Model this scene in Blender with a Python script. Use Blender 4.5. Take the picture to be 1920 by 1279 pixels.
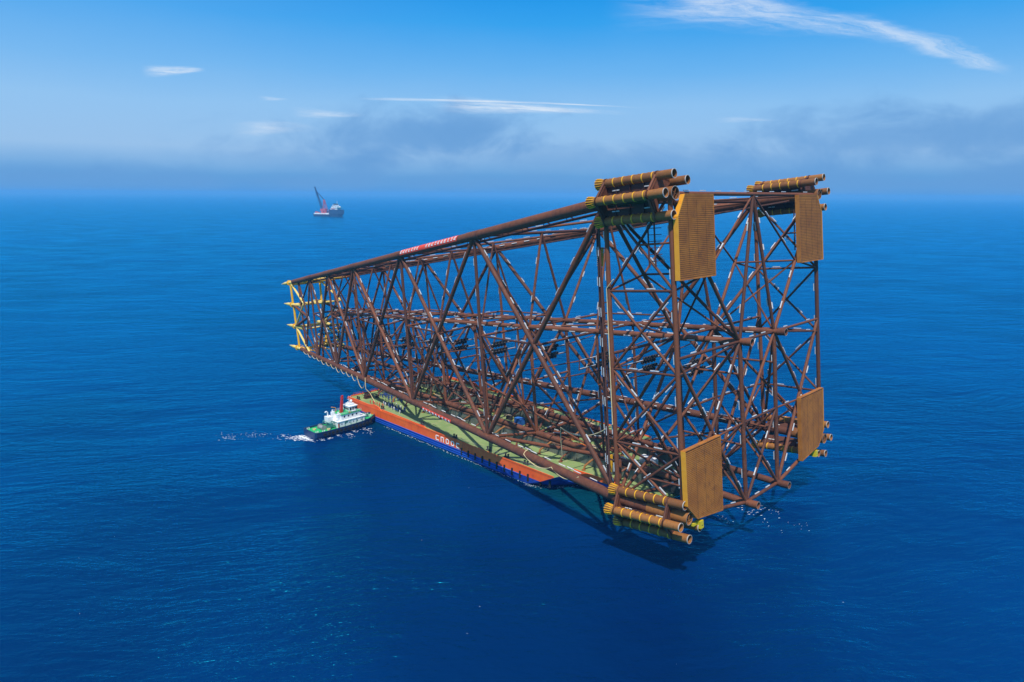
import bpy, bmesh, math, random
from mathutils import Vector, Matrix
random.seed(7)
S = bpy.context.scene
C = S.collection
for o in list(bpy.data.objects):
    bpy.data.objects.remove(o)

# ------------------------------------------------------------------ camera
CAM = Vector((100.2016, -222.1428, 113.4592))
YAW, PITCH, ROLL, FPX = 0.788007, -0.207523, 0.005741, 1309.114
fw = Vector((-math.sin(YAW)*math.cos(PITCH), math.cos(YAW)*math.cos(PITCH), math.sin(PITCH)))
rt0 = Vector((math.cos(YAW), math.sin(YAW), 0))
up0 = rt0.cross(fw)
rt = math.cos(ROLL)*rt0 + math.sin(ROLL)*up0
up = -math.sin(ROLL)*rt0 + math.cos(ROLL)*up0
cd = bpy.data.cameras.new('camera'); cam = bpy.data.objects.new('camera', cd); C.objects.link(cam)
R3 = Matrix((rt, up, -fw)).transposed()
cam.matrix_world = Matrix.Translation(CAM) @ R3.to_4x4()
cd.sensor_width = 36.0; cd.lens = 36.0*FPX/1920.0
cd.clip_start = 1.0; cd.clip_end = 400000.0
S.camera = cam
S.render.resolution_x = 1024; S.render.resolution_y = 682

# ------------------------------------------------------------------ light
SUNV = Vector((0.32, -0.42, 1.0)).normalized()
SUN_EL = math.asin(SUNV.z); SUN_ROT = math.atan2(SUNV.x, SUNV.y)
sd = bpy.data.lights.new('sun', 'SUN'); sd.energy = 4.6; sd.angle = math.radians(0.5); sd.color = (1.0, 0.95, 0.87)
sun = bpy.data.objects.new('sun', sd); C.objects.link(sun)
sun.rotation_euler = SUNV.to_track_quat('Z', 'Y').to_euler(); sun.location = (0, 0, 400)
S.view_settings.view_transform = 'Standard'; S.view_settings.look = 'None'
S.view_settings.gamma = 1.0; S.view_settings.exposure = 0.0
try:
    S.cycles.use_denoising = True
    S.cycles.max_bounces = 8; S.cycles.volume_bounces = 1; S.cycles.transparent_max_bounces = 8
except Exception:
    pass

# ---- a tiny expression layer over math nodes
class E:
    nt = None
    def __init__(s, v): s.v = v
    @staticmethod
    def op(name, *a, clamp=False):
        n = E.nt.nodes.new('ShaderNodeMath'); n.operation = name; n.use_clamp = clamp
        for i, x in enumerate(a):
            if isinstance(x, E): E.nt.links.new(x.v, n.inputs[i])
            else: n.inputs[i].default_value = float(x)
        return E(n.outputs[0])
    def __add__(s, o): return E.op('ADD', s, o)
    __radd__ = __add__
    def __sub__(s, o): return E.op('SUBTRACT', s, o)
    def __rsub__(s, o): return E.op('SUBTRACT', o, s)
    def __mul__(s, o): return E.op('MULTIPLY', s, o)
    __rmul__ = __mul__
    def __truediv__(s, o): return E.op('DIVIDE', s, o)
    def abs(s): return E.op('ABSOLUTE', s)
    def clamp(s): return E.op('ADD', s, 0.0, clamp=True)
def smooth(x, a, b):
    n = E.nt.nodes.new('ShaderNodeMapRange'); n.interpolation_type = 'SMOOTHSTEP'
    E.nt.links.new(x.v, n.inputs[0])
    n.inputs[1].default_value = a; n.inputs[2].default_value = b
    return E(n.outputs[0])
def combine(x, y, z):
    n = E.nt.nodes.new('ShaderNodeCombineXYZ')
    for i, q in enumerate((x, y, z)):
        if isinstance(q, E): E.nt.links.new(q.v, n.inputs[i])
        else: n.inputs[i].default_value = q
    return n.outputs[0]
def noise(vec, scale, detail=4, rough=0.55, dist=0.0):
    n = E.nt.nodes.new('ShaderNodeTexNoise')
    E.nt.links.new(vec, n.inputs['Vector'])
    n.inputs['Scale'].default_value = scale; n.inputs['Detail'].default_value = detail
    n.inputs['Roughness'].default_value = rough; n.inputs['Distortion'].default_value = dist
    return E(n.outputs['Fac'])
def mixc(f, a, b):
    n = E.nt.nodes.new('ShaderNodeMix'); n.data_type = 'RGBA'
    if isinstance(f, E): E.nt.links.new(f.v, n.inputs['Factor'])
    else: n.inputs['Factor'].default_value = f
    for k, q in (('A', a), ('B', b)):
        i = [s for s in n.inputs if s.name == k and s.type == 'RGBA'][0]
        if isinstance(q, tuple): i.default_value = (*q, 1.0) if len(q) == 3 else q
        else: E.nt.links.new(q, i)
    return [s for s in n.outputs if s.type == 'RGBA'][0]
def ramp(f, stops, interp='EASE'):
    n = E.nt.nodes.new('ShaderNodeValToRGB'); n.color_ramp.interpolation = interp
    E.nt.links.new(f.v, n.inputs[0]); el = n.color_ramp.elements
    while len(el) < len(stops): el.new(0.5)
    for e, (p, c) in zip(el, stops): e.position = p; e.color = (*c, 1.0)
    return n.outputs[0]

# ------------------------------------------------------------------ sky (world)
def sky_dir(px, py):
    d = fw + rt*((px-960)/FPX) - up*((py-639.5)/FPX); d.normalize()
    f2 = Vector((fw.x, fw.y, 0)).normalized()
    return math.atan2(d.dot(rt0), d.dot(f2)), math.asin(d.z)
def build_world():
    w = bpy.data.worlds.new('World'); S.world = w; w.use_nodes = True
    nt = w.node_tree; nt.nodes.clear(); E.nt = nt
    out = nt.nodes.new('ShaderNodeOutputWorld'); bg = nt.nodes.new('ShaderNodeBackground')
    nt.links.new(bg.outputs[0], out.inputs[0]); bg.inputs[1].default_value = 0.1
    sk = nt.nodes.new('ShaderNodeTexSky'); sk.sky_type = 'NISHITA'; sk.sun_disc = False
    sk.sun_elevation = SUN_EL; sk.sun_rotation = SUN_ROT; sk.altitude = 50; sk.ozone_density = 3.0; sk.dust_density = 0.6
    tc = nt.nodes.new('ShaderNodeTexCoord'); sp = nt.nodes.new('ShaderNodeSeparateXYZ')
    nt.links.new(tc.outputs['Generated'], sp.inputs[0])
    x, y, z = (E(sp.outputs[i]) for i in range(3))
    f2 = Vector((fw.x, fw.y, 0)).normalized()
    a = x*rt0.x + y*rt0.y; b = x*f2.x + y*f2.y
    u = E.op('ARCTAN2', a, b); el = E.op('ARCSINE', z)
    K = 10.0
    def k(c): return tuple(q*K for q in c)
    n1 = noise(combine(u*3.0, el*9.0, 0.0), 1.6, 5, 0.55)
    e2 = el + (n1-0.5)*0.02
    t = (e2/0.6).clamp()
    deg = lambda d: math.radians(d)/0.6
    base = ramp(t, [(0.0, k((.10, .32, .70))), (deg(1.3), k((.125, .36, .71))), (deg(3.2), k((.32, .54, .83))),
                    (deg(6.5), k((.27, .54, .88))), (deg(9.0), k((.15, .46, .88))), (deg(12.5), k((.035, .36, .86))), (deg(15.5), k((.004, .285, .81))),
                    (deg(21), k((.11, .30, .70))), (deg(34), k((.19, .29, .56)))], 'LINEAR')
    # paler toward the left of the view (in the direction of -X)
    left = smooth(u, 0.1, -0.75)
    base = mixc(left*0.16*smooth(el, 0.02, 0.12), base, k((.42, .64, .90)))
    # low fog bank: blue-grey masses above the horizon
    def bank(px, py, hw, hh, st):
        u0, e0 = sky_dir(px, py); wu = hw/FPX; we = hh/FPX
        nn = noise(combine(u*1.0, el*1.9, 3.7), 8.0, 7, 0.60, 0.4)
        du = (u-u0)/wu; de = (el-e0)/we
        r = E.op('SQRT', du*du + de*de) + (nn-0.5)*2.9
        return smooth(r, 1.25, 0.15)*st
    fogc = k((.135, .345, .69))
    col = base
    for args in ((760, 262, 290, 56, .85), (900, 240, 130, 46, .5), (560, 292, 160, 32, .5), (1060, 298, 380, 38, .45), (1640, 262, 300, 54, .75), (1420, 302, 300, 34, .4), (1830, 235, 150, 40, .4), (250, 338, 560, 24, .75), (1750, 345, 420, 34, .8), (1000, 340, 900, 16, .5)):
        col = mixc(bank(*args), col, fogc)
    # thin white clouds; each follows an arc in azimuth and elevation
    def wisp(pts, hw, st, stretch, fade=(0.15, 0.9), seed=0.0, freq=60.0):
        P = [sky_dir(*q) for q in pts]
        u0, u1 = P[0][0], P[-1][0]
        # quadratic through first, middle, last
        (xa, ya), (xb, yb), (xc, yc) = P[0], P[len(P)//2], P[-1]
        c2 = ((yc-ya)/(xc-xa) - (yb-ya)/(xb-xa))/(xc-xb); c1 = (yb-ya)/(xb-xa) - c2*(xa+xb); c0 = ya - c1*xa - c2*xa*xa
        lon = (u-u0)/(u1-u0)
        nb = noise(combine(u*stretch, el*freq*0.55, seed), 1.0, 5, 0.62)
        v = el - (u*u*c2 + u*c1 + c0) + (nb-0.5)*(hw/FPX)*0.9
        wid = (1.0-lon)*0.75 + 0.25
        across = smooth((v/(hw/FPX)).abs()/wid, 1.0, 0.05)
        n2 = noise(combine(u*stretch*2.2+v*30.0, v*freq*1.6, seed+5), 1.0, 6, 0.68)
        body = smooth(n2, 0.22, 0.80)
        return (across*body*smooth(lon, 0.0, fade[0])*smooth(lon, 1.02, fade[1])*st).clamp()
    white = k((.82, .89, .97))
    for wi in (wisp([(1120, 22), (1330, 14), (1480, 30), (1690, 70), (1890, 128)], 54, .74, 4.0, (.35, .93), 1.0, 58),
               wisp([(1270, 2), (1390, 8), (1530, 26)], 30, .7, 9.0, (.3, .6), 9.0, 60),
               wisp([(262, 135), (320, 133), (386, 130)], 13, 1.15, 10.0, (.35, .7), 2.0, 110),
               wisp([(660, 185), (930, 190), (1215, 203)], 4.0, 1.0, 4.0, (.2, .75), 3.0, 200),
               wisp([(800, 193), (960, 201), (1190, 213)], 19, 1.05, 6.0, (.3, .55), 4.0, 100),
               wisp([(540, 210), (600, 213), (690, 216)], 12, .75, 9.0, (.4, .5), 5.0, 120),
               wisp([(420, 246), (490, 240), (600, 244)], 22, .5, 8.0, (.4, .5), 6.0, 70),
               wisp([(480, 184), (510, 185), (545, 186)], 6, .6, 9.0, (.4, .5), 7.0, 160),
               wisp([(1330, 226), (1400, 224), (1470, 226)], 8, .35, 9.0, (.4, .5), 8.0, 120)):
        col = mixc(wi, col, white)
    col = mixc(0.015, col, sk.outputs[0])
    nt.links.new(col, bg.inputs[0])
build_world()

# ------------------------------------------------------------------ materials
def new_mat(name, rough=0.6, metal=0.0):
    m = bpy.data.materials.new(name); m.use_nodes = True; nt = m.node_tree; E.nt = nt
    b = nt.nodes['Principled BSDF']; b.inputs['Roughness'].default_value = rough; b.inputs['Metallic'].default_value = metal
    g = nt.nodes.new('ShaderNodeNewGeometry')
    return m, nt, b, g.outputs['Position']
def paint(name, c1, c2, scale=0.6, rough=0.6, c3=None, amt3=0.25, stretch=(1, 1, 1), metal=0.0, bump=0.0):
    m, nt, b, pos = new_mat(name, rough, metal)
    mp = nt.nodes.new('ShaderNodeMapping'); mp.inputs['Scale'].default_value = stretch
    nt.links.new(pos, mp.inputs['Vector']); v = mp.outputs[0]
    n1 = noise(v, scale, 5, 0.6)
    col = mixc(smooth(n1, 0.32, 0.68), c1, c2)
    if c3:
        n2 = noise(v, scale*3.1, 4, 0.65)
        col = mixc(smooth(n2, 0.62-amt3*0.3, 0.78)*0.8, col, c3)
    nt.links.new(col, b.inputs['Base Color'])
    if bump:
        bn = nt.nodes.new('ShaderNodeBump'); bn.inputs['Strength'].default_value = bump; bn.inputs['Distance'].default_value = 0.1
        nt.links.new(noise(v, scale*5, 3).v, bn.inputs['Height']); nt.links.new(bn.outputs[0], b.inputs['Normal'])
    return m
M = {}
def steel(name, c1, c2, c3, rough=.72):
    m, nt, b, pos = new_mat(name, rough)
    oi = nt.nodes.new('ShaderNodeObjectInfo'); rnd = E(oi.outputs['Random'])
    n0 = noise(pos, .06, 3, .6); n1 = noise(pos, .5, 6, .65); n2 = noise(pos, 2.6, 4, .7)
    col = mixc(smooth(n1 + (rnd-0.5)*0.55 + (n0-0.5)*0.5, .30, .70), c1, c2)
    col = mixc(smooth(n2, .58, .74)*0.7, col, c3)
    sp = nt.nodes.new('ShaderNodeSeparateXYZ'); nt.links.new(pos, sp.inputs[0])
    st = noise(combine(E(sp.outputs[0])*2.2, E(sp.outputs[1])*2.2, E(sp.outputs[2])*.25), 1.0, 4, .6)
    col = mixc(smooth(st, .56, .72)*0.55, col, (c1[0]*.45, c1[1]*.45, c1[2]*.5))
    nt.links.new(col, b.inputs['Base Color']); return m
M['rust'] = steel('rust_primer', (.090, .027, .011), (.178, .052, .017), (.235, .088, .026))
M['rust_leg'] = steel('rust_leg', (.105, .032, .014), (.185, .058, .022), (.23, .095, .035))
M['rust_dark'] = steel('rust_dark', (.050, .016, .010), (.095, .030, .016), (.13, .05, .02))
M['sleeve'] = steel('sleeve_rust', (.185, .066, .014), (.300, .115, .022), (.38, .17, .035))
M['ochre'] = paint('mudmat_ochre', (.34, .112, .012), (.46, .165, .018), .13, .75, (.19, .062, .012), .5)
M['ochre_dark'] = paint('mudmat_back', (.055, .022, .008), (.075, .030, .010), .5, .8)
M['gold'] = paint('golden_edge', (.72, .29, .010), (.78, .34, .015), .6, .6)
M['yellow'] = paint('yellow_paint', (.80, .39, .008), (.86, .46, .014), .8, .55)
M['cream'] = paint('cream_yellow', (.76, .50, .09), (.82, .62, .20), .8, .6)
M['lime'] = paint('lime_yellow', (.60, .46, .01), (.66, .52, .015), .8, .55)
M['anode'] = paint('anode_alloy', (.48, .48, .48), (.64, .64, .63), .9, .55)
M['end_face'] = paint('bare_steel_lip', (.42, .36, .30), (.52, .46, .40), .9, .6)
M['dark'] = paint('dark_steel', (.016, .015, .016), (.035, .03, .028), .8, .7)
M['black'] = paint('black_rubber', (.012, .012, .014), (.022, .022, .024), .8, .8)
M['red'] = paint('red_paint', (.52, .022, .018), (.62, .035, .025), .6, .5)
M['banner'] = paint('banner_cloth', (.74, .050, .022), (.82, .085, .035), .25, .75)
M['letter'] = paint('letter_white', (.86, .84, .80), (.90, .88, .84), .9, .6)
M['orange'] = paint('hull_orange', (.93, .115, .010), (.96, .145, .016), .18, .5, (.66, .070, .012), .25, (1, 1, .25))
def hull_paint(name, c1, c2, run, amt):
    m, nt, b, pos = new_mat(name, .5); sp = nt.nodes.new('ShaderNodeSeparateXYZ'); nt.links.new(pos, sp.inputs[0])
    X, Y, Z = (E(sp.outputs[i_]) for i_ in range(3))
    col = mixc(smooth(noise(pos, .22, 5, .6), .35, .65), c1, c2)
    runs = noise(combine(X*1.1, Y*1.1, Z*.10), 1.0, 5, .65); pl = noise(combine(X*.16, Y*.16, Z*.5), 1.0, 2, .5)
    col = mixc(smooth(runs + (pl-0.5)*0.35, .56, .74)*amt, col, run)
    nt.links.new(col, b.inputs['Base Color']); return m
M['blue'] = hull_paint('hull_blue', (.006, .036, .26), (.012, .062, .38), (.05, .045, .08), .5)
M['orange'] = hull_paint('hull_orange', (.90, .105, .010), (.96, .150, .018), (.42, .055, .015), .55)
M['blue_light'] = paint('strake_blue', (.012, .09, .46), (.016, .12, .55), .3, .45)
M['deck'] = paint('deck_green', (.180, .265, .085), (.240, .325, .115), .10, .8, (.40, .34, .18), .42)
M['skid'] = paint('skid_beam', (.115, .055, .032), (.17, .085, .05), .35, .75, (.24, .20, .13), .3)
M['skid_side'] = paint('skid_side', (.10, .12, .095), (.16, .18, .14), .5, .8, (.10, .05, .03), .4)
M['wood'] = paint('timber', (.40, .30, .17), (.50, .40, .25), .8, .85)
M['rope'] = paint('rope_fibre', (.62, .46, .22), (.74, .58, .32), 1.5, .9)
M['white'] = paint('ship_white', (.78, .80, .80), (.84, .85, .85), .5, .5, (.66, .66, .62), .15)
M['green'] = paint('tug_green', (.012, .36, .10), (.02, .46, .14), .5, .6)
M['tug_hull'] = paint('tug_hull', (.008, .030, .105), (.012, .042, .14), .4, .45)
M['teal'] = paint('teal_steel', (.05, .20, .18), (.09, .28, .25), .8, .6)
M['glass'] = paint('window_glass', (.01, .015, .025), (.02, .03, .045), .8, .12)
M['skin'] = paint('skin', (.42, .24, .15), (.48, .28, .18), 2, .7)
M['cblue'] = paint('coverall_blue', (.018, .05, .20), (.03, .075, .27), 2, .85)
M['cred'] = paint('coverall_red', (.55, .05, .03), (.62, .07, .04), 2, .85)
M['cwhite'] = paint('helmet_white', (.75, .75, .72), (.8, .8, .78), 2, .5)
M['cyellow'] = paint('helmet_yellow', (.8, .5, .03), (.85, .55, .05), 2, .5)
M['box_blue'] = paint('container_blue', (.018, .12, .42), (.03, .17, .52), .6, .6)
M['net'] = paint('orange_net', (.72, .15, .015), (.82, .21, .03), .9, .85)
M['grey'] = paint('grey_steel', (.24, .25, .25), (.33, .34, .34), .6, .6)
M['foam'] = paint('sea_foam', (.80, .86, .90), (.88, .92, .95), .8, .8)
M['ship_dark'] = paint('ship_dark_hull', (.022, .055, .13), (.03, .07, .16), .05, .5)
M['ship_red'] = paint('crane_red', (.52, .10, .12), (.60, .13, .14), .1, .6)
def water_mat():
    m, nt, b, pos = new_mat('sea_water', 0.12)
    out = nt.nodes['Material Output']; nt.nodes.remove(b)
    df = nt.nodes.new('ShaderNodeBsdfDiffuse'); gl = nt.nodes.new('ShaderNodeBsdfGlossy'); fr = nt.nodes.new('ShaderNodeFresnel'); ms = nt.nodes.new('ShaderNodeMixShader')
    gl.inputs['Color'].default_value = (.015, .72, 1.0, 1); gl.inputs['Roughness'].default_value = .24; fr.inputs['IOR'].default_value = 1.58
    nt.links.new(fr.outputs[0], ms.inputs[0]); nt.links.new(df.outputs[0], ms.inputs[1]); nt.links.new(gl.outputs[0], ms.inputs[2]); nt.links.new(ms.outputs[0], out.inputs['Surface'])
    sp = nt.nodes.new('ShaderNodeSeparateXYZ'); nt.links.new(pos, sp.inputs[0])
    X, Y = E(sp.outputs[0]), E(sp.outputs[1])
    ca, sa = math.cos(math.radians(52)), math.sin(math.radians(52))
    A = X*ca + Y*sa; B = Y*ca - X*sa                # A runs along the crests
    wob = noise(combine(A*0.006, B*0.006, 0.0), 1.0, 2)
    A2 = A + wob*90.0; B2 = B + wob*60.0
    n1 = noise(combine(A2*0.030, B2*0.075, 0.0), 1.0, 3, .5)
    n2 = noise(combine(A2*0.11, B2*0.30, 2.0), 1.0, 4, .6, .3)
    n3 = noise(combine(A*0.55, B*1.10, 5.0), 1.0, 3, .6)
    n4 = noise(combine(A*1.5, B*2.6, 9.0), 1.0, 2, .6)
    gust = smooth(noise(combine(A*0.010, B*0.022, 4.0), 1.0, 4, .6), .34, .66)*0.95 + 0.35
    h = n1*1.8 + (n2*1.25 + n3*0.38 + n4*0.03)*gust
    bn = nt.nodes.new('ShaderNodeBump'); bn.inputs['Strength'].default_value = 0.82; bn.inputs['Distance'].default_value = 1.0
    nt.links.new(h.v, bn.inputs['Height']); [nt.links.new(bn.outputs[0], q.inputs['Normal']) for q in (df, gl, fr)]
    # deep water colour, with large soft patches and aerated green water along the barge side
    big = noise(combine(X*0.004, Y*0.004, 1.0), 1.0, 3)
    col = mixc(smooth(big, .35, .65), (.0001, .0125, .076), (.0001, .0260, .132))
    dx = smooth(X, -205.0, -180.0)*smooth(X, -20.0, -45.0)
    edge = noise(combine(X*0.05, Y*0.08, 3.0), 1.0, 3)
    dy = smooth((Y+32.0) + (edge-0.5)*9.0, -9.0, -0.5)*smooth(Y, 40.0, 30.0)
    col = mixc((dx*dy*0.75).clamp(), col, (.001, .050, .060))
    nt.links.new(col, df.inputs['Color'])
    return m
M['water'] = water_mat()

# ------------------------------------------------------------------ mesh builder
def frame(ax, hint=None):
    ax = ax.normalized(); h = hint if hint is not None else (Vector((0, 0, 1)) if abs(ax.z) < .9 else Vector((1, 0, 0)))
    s = ax.cross(h)
    if s.length < 1e-6: s = ax.orthogonal()
    s.normalize(); return s, s.cross(ax).normalized()
class MB:
    def __init__(s): s.v = []; s.f = []; s.m = []; s.sm = []
    def add(s, vs, fs, mi=0, sm=False):
        o = len(s.v); s.v += [Vector(q) for q in vs]
        for f in fs: s.f.append([o+i for i in f]); s.m.append(mi); s.sm.append(sm)
    def tube(s, p0, p1, r0, r1=None, n=12, caps=True, mi=0, a0=0.0, a1=2*math.pi):
        p0, p1 = Vector(p0), Vector(p1); r1 = r0 if r1 is None else r1
        if (p1-p0).length < 1e-6: return s
        e1, e2 = frame(p1-p0); full = a1-a0 > 6.28; k = n if full else n+1
        vs = []
        for p, r in ((p0, r0), (p1, r1)):
            for i in range(k):
                t = a0+(a1-a0)*i/n; vs.append(p+e1*(r*math.cos(t))+e2*(r*math.sin(t)))
        fs = [(i, (i+1) % k, k+(i+1) % k, k+i) for i in range(n)]
        s.add(vs, fs, mi, True)
        if caps and full:
            s.add(vs[:k], [tuple(range(k))[::-1]], mi); s.add(vs[k:], [tuple(range(k))], mi)
        return s
    def pipe(s, p0, p1, r, th, n=20, mi=0, lip=None):          # hollow, open at both ends
        p0, p1 = Vector(p0), Vector(p1); e1, e2 = frame(p1-p0); rings = []
        for p, q in ((p0, r), (p1, r), (p1, r-th), (p0, r-th)):
            rings.append([p+e1*(q*math.cos(2*math.pi*i/n))+e2*(q*math.sin(2*math.pi*i/n)) for i in range(n)])
        vs = sum(rings, [])
        for a, b, m_, sm in ((0, 1, mi, True), (1, 2, lip if lip is not None else mi, False), (2, 3, mi, True), (3, 0, mi, False)):
            s.add(rings[a]+rings[b], [(i, (i+1) % n, n+(i+1) % n, n+i) for i in range(n)], m_, sm)
        return s
    def path(s, pts, r, n=6, mi=0):
        pts = [Vector(p) for p in pts]; rings = []; pe = None
        for i, p in enumerate(pts):
            t = (pts[min(i+1, len(pts)-1)]-pts[max(i-1, 0)]).normalized()
            e1 = (pe - t*pe.dot(t)).normalized() if pe is not None and (pe - t*pe.dot(t)).length > 1e-4 else frame(t)[0]
            pe = e1; e2 = t.cross(e1)
            rings.append([p+e1*(r*math.cos(2*math.pi*k/n))+e2*(r*math.sin(2*math.pi*k/n)) for k in range(n)])
        s.add(sum(rings, []), [(a*n+k, a*n+(k+1) % n, (a+1)*n+(k+1) % n, (a+1)*n+k) for a in range(len(pts)-1) for k in range(n)], mi, True)
        s.add(rings[0], [tuple(range(n))[::-1]], mi); s.add(rings[-1], [tuple(range(n))], mi)
        return s
    def box(s, c, sz, ax=None, ay=None, az=None, mi=0):
        c = Vector(c); ax = Vector(ax or (1, 0, 0)); ay = Vector(ay or (0, 1, 0)); az = Vector(az) if az else ax.cross(ay).normalized()
        x, y, z = ax*(sz[0]/2), ay*(sz[1]/2), az*(sz[2]/2)
        vs = [c+x*i+y*j+z*k for k in (-1, 1) for j in (-1, 1) for i in (-1, 1)]
        s.add(vs, [(0, 2, 3, 1), (4, 5, 7, 6), (0, 1, 5, 4), (2, 6, 7, 3), (0, 4, 6, 2), (1, 3, 7, 5)], mi); return s
    def bar(s, p0, p1, w, h, hint=None, mi=0):
        p0, p1 = Vector(p0), Vector(p1); a = (p1-p0); L = a.length; a = a/L; e1, e2 = frame(a, hint)
        return s.box((p0+p1)/2, (L, w, h), a, e1, e2, mi)
    def prism(s, poly, d, mi=0):                               # polygon (3-D points) swept by the vector d
        n = len(poly); vs = [Vector(p) for p in poly]+[Vector(p)+Vector(d) for p in poly]
        s.add(vs, [tuple(range(n))[::-1], tuple(range(n, 2*n))]+[(i, (i+1) % n, n+(i+1) % n, n+i) for i in range(n)], mi); return s
    def loft(s, A, B, mi=0, capA=True, capB=True):
        n = len(A); s.add(list(A)+list(B), [(i, (i+1) % n, n+(i+1) % n, n+i) for i in range(n)], mi)
        if capA: s.add(A, [tuple(range(n))[::-1]], mi)
        if capB: s.add(B, [tuple(range(n))], mi)
        return s
    def ring(s, c, ax, r, w, th, n=20, mi=0, a0=0, a1=2*math.pi, hint=None):   # flat band round a tube
        c = Vector(c); ax = Vector(ax).normalized(); e1, e2 = frame(ax, hint); full = a1-a0 > 6.28
        k = n if full else n+1; rs = []
        for off, q in ((-w/2, r), (-w/2, r+th), (w/2, r+th), (w/2, r)):
            rs.append([c+ax*off+e1*(q*math.cos(a0+(a1-a0)*i/n))+e2*(q*math.sin(a0+(a1-a0)*i/n)) for i in range(k)])
        for a in range(4):
            b = (a+1) % 4; s.add(rs[a]+rs[b], [(i, (i+1) % k, k+(i+1) % k, k+i) for i in range(n)], mi)
        return s
    def ball(s, c, r, n=10, mi=0, sz=(1, 1, 1)):
        c = Vector(c); vs = []; m = n//2
        for j in range(m+1):
            for i in range(n):
                t = math.pi*j/m; u_ = 2*math.pi*i/n
                vs.append(c+Vector((r*sz[0]*math.sin(t)*math.cos(u_), r*sz[1]*math.sin(t)*math.sin(u_), r*sz[2]*math.cos(t))))
        s.add(vs, [(j*n+i, (j+1)*n+i, (j+1)*n+(i+1) % n, j*n+(i+1) % n) for j in range(m) for i in range(n)], mi, True); return s
    def build(s, name, mats, parent=None, local=False):
        if not isinstance(mats, (list, tuple)): mats = [mats]
        vs = s.v
        if parent is not None and local and parent.parent is not None:
            vs = [q-parent.location for q in vs]
        if parent is not None and not local:
            inv = WORLD(parent).inverted(); vs = [inv @ q for q in vs]
        lo = Vector((min(q.x for q in vs), min(q.y for q in vs), min(q.z for q in vs)))
        hi = Vector((max(q.x for q in vs), max(q.y for q in vs), max(q.z for q in vs)))
        org = Vector(((lo.x+hi.x)/2, (lo.y+hi.y)/2, lo.z))
        me = bpy.data.meshes.new(name); me.from_pydata([tuple(q-org) for q in vs], [], s.f)
        for mt in mats: me.materials.append(mt)
        me.polygons.foreach_set('material_index', s.m); me.polygons.foreach_set('use_smooth', s.sm)
        me.update()
        o = bpy.data.objects.new(name, me); C.objects.link(o); o.location = org
        if parent is not None: o.parent = parent
        return o
def WORLD(o):
    m = o.matrix_basis.copy()
    while o.parent is not None:
        o = o.parent; m = o.matrix_basis @ m
    return m
def tag(o, label=None, cat=None, group=None, kind=None):
    for k_, v_ in (('label', label), ('category', cat), ('group', group), ('kind', kind)):
        if v_: o[k_] = v_
    return o
def thing(name, label, cat, loc, rz=0.0, group=None):
    o = bpy.data.objects.new(name, None); C.objects.link(o); o.location = loc; o.rotation_euler = (0, 0, rz)
    o.empty_display_size = 1.0
    return tag(o, label, cat, group)
def copy_tree(o, parent=None):
    c = o.copy(); C.objects.link(c)
    if parent is not None: c.parent = parent
    for ch in [q for q in bpy.data.objects if q.parent is o]: copy_tree(ch, c)
    return c
def ray_z(px, py, z):
    d = fw + rt*((px-960)/FPX) - up*((py-639.5)/FPX); return CAM + d*((z-CAM.z)/d.z)

# ------------------------------------------------------------------ setting: sea
def sea():
    m = MB(); n = 96; rad = [0, 200, 500, 1500, 5000, 20000, 60000, 140000]; c0 = Vector((-50, 0, 0)); vs = [c0]
    for r in rad[1:]:
        vs += [c0+Vector((r*math.cos(2*math.pi*i/n), r*math.sin(2*math.pi*i/n), 0)) for i in range(n)]
    fs = [(0, 1+i, 1+(i+1) % n) for i in range(n)]
    for k_ in range(len(rad)-2):
        a, b = 1+k_*n, 1+(k_+1)*n
        fs += [(a+i, b+i, b+(i+1) % n, a+(i+1) % n) for i in range(n)]
    m.add(vs, fs); o = m.build('sea', M['water']); tag(o, kind='structure')
sea()

# ------------------------------------------------------------------ jacket geometry
TILT = 0.115159
def zb(X): return 19.857+0.01307*X
XKINK = -23.47                      # outboard of this frame the corner legs run parallel to the pile sleeves
def BA(X):
    a = min(X, XKINK); d = X-a
    return Vector((X, -(54.1052+0.1441*a)+0.0351*d, 18.5044+0.0095*a+0.0581*d))
def TA(X):
    a = min(X, XKINK); d = X-a; z = 115.4844+0.1883*a+0.1189*d
    return Vector((X-TILT*(z-BA(X).z), -(51.7496+0.1343*a)-0.0372*d, z))
def mir(p): return Vector((p.x, -p.y, p.z))
def X_at(f, px):                    # the leg coordinate that lies on a given line of sight
    lo, hi = -310.0, 5.0
    for _ in range(40):
        m_ = (lo+hi)/2; d_ = f(m_)-CAM
        if 960+FPX*d_.dot(rt)/d_.dot(fw) < px: lo = m_
        else: hi = m_
    return (lo+hi)/2
def TB(X): return mir(TA(X))
def BB(X): return mir(BA(X))
def zm(X): return 66.84+0.0886*X
def M1(X): z = zm(X); return Vector((X-TILT*(z-zb(X)), -(12.411+0.00921*X), z))
def M2(X): return mir(M1(X))
def L1(X): return Vector((X-TILT*(12.46-zb(X)), -11.8, 12.46))
def L2(X): return mir(L1(X))
def lerp(a, b, t): return a+(b-a)*t
def CA(X): t = (zm(X)-BA(X).z)/(TA(X).z-BA(X).z); return lerp(BA(X), TA(X), t)
def CB(X): return mir(CA(X))
def TC(X): return (TA(X)+TB(X))/2
XK = [-294.0, -274.44, -246.09, -210.49, -157.87, -96.36, -23.47, 0.0]
AX = Vector((1, 0, TILT)).normalized()
JL = Vector((-150, 0, 0))
jacket = thing('steel_jacket', 'giant rust-brown lattice steel jacket lying on its side on the orange barge', 'offshore jacket', JL)

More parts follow.
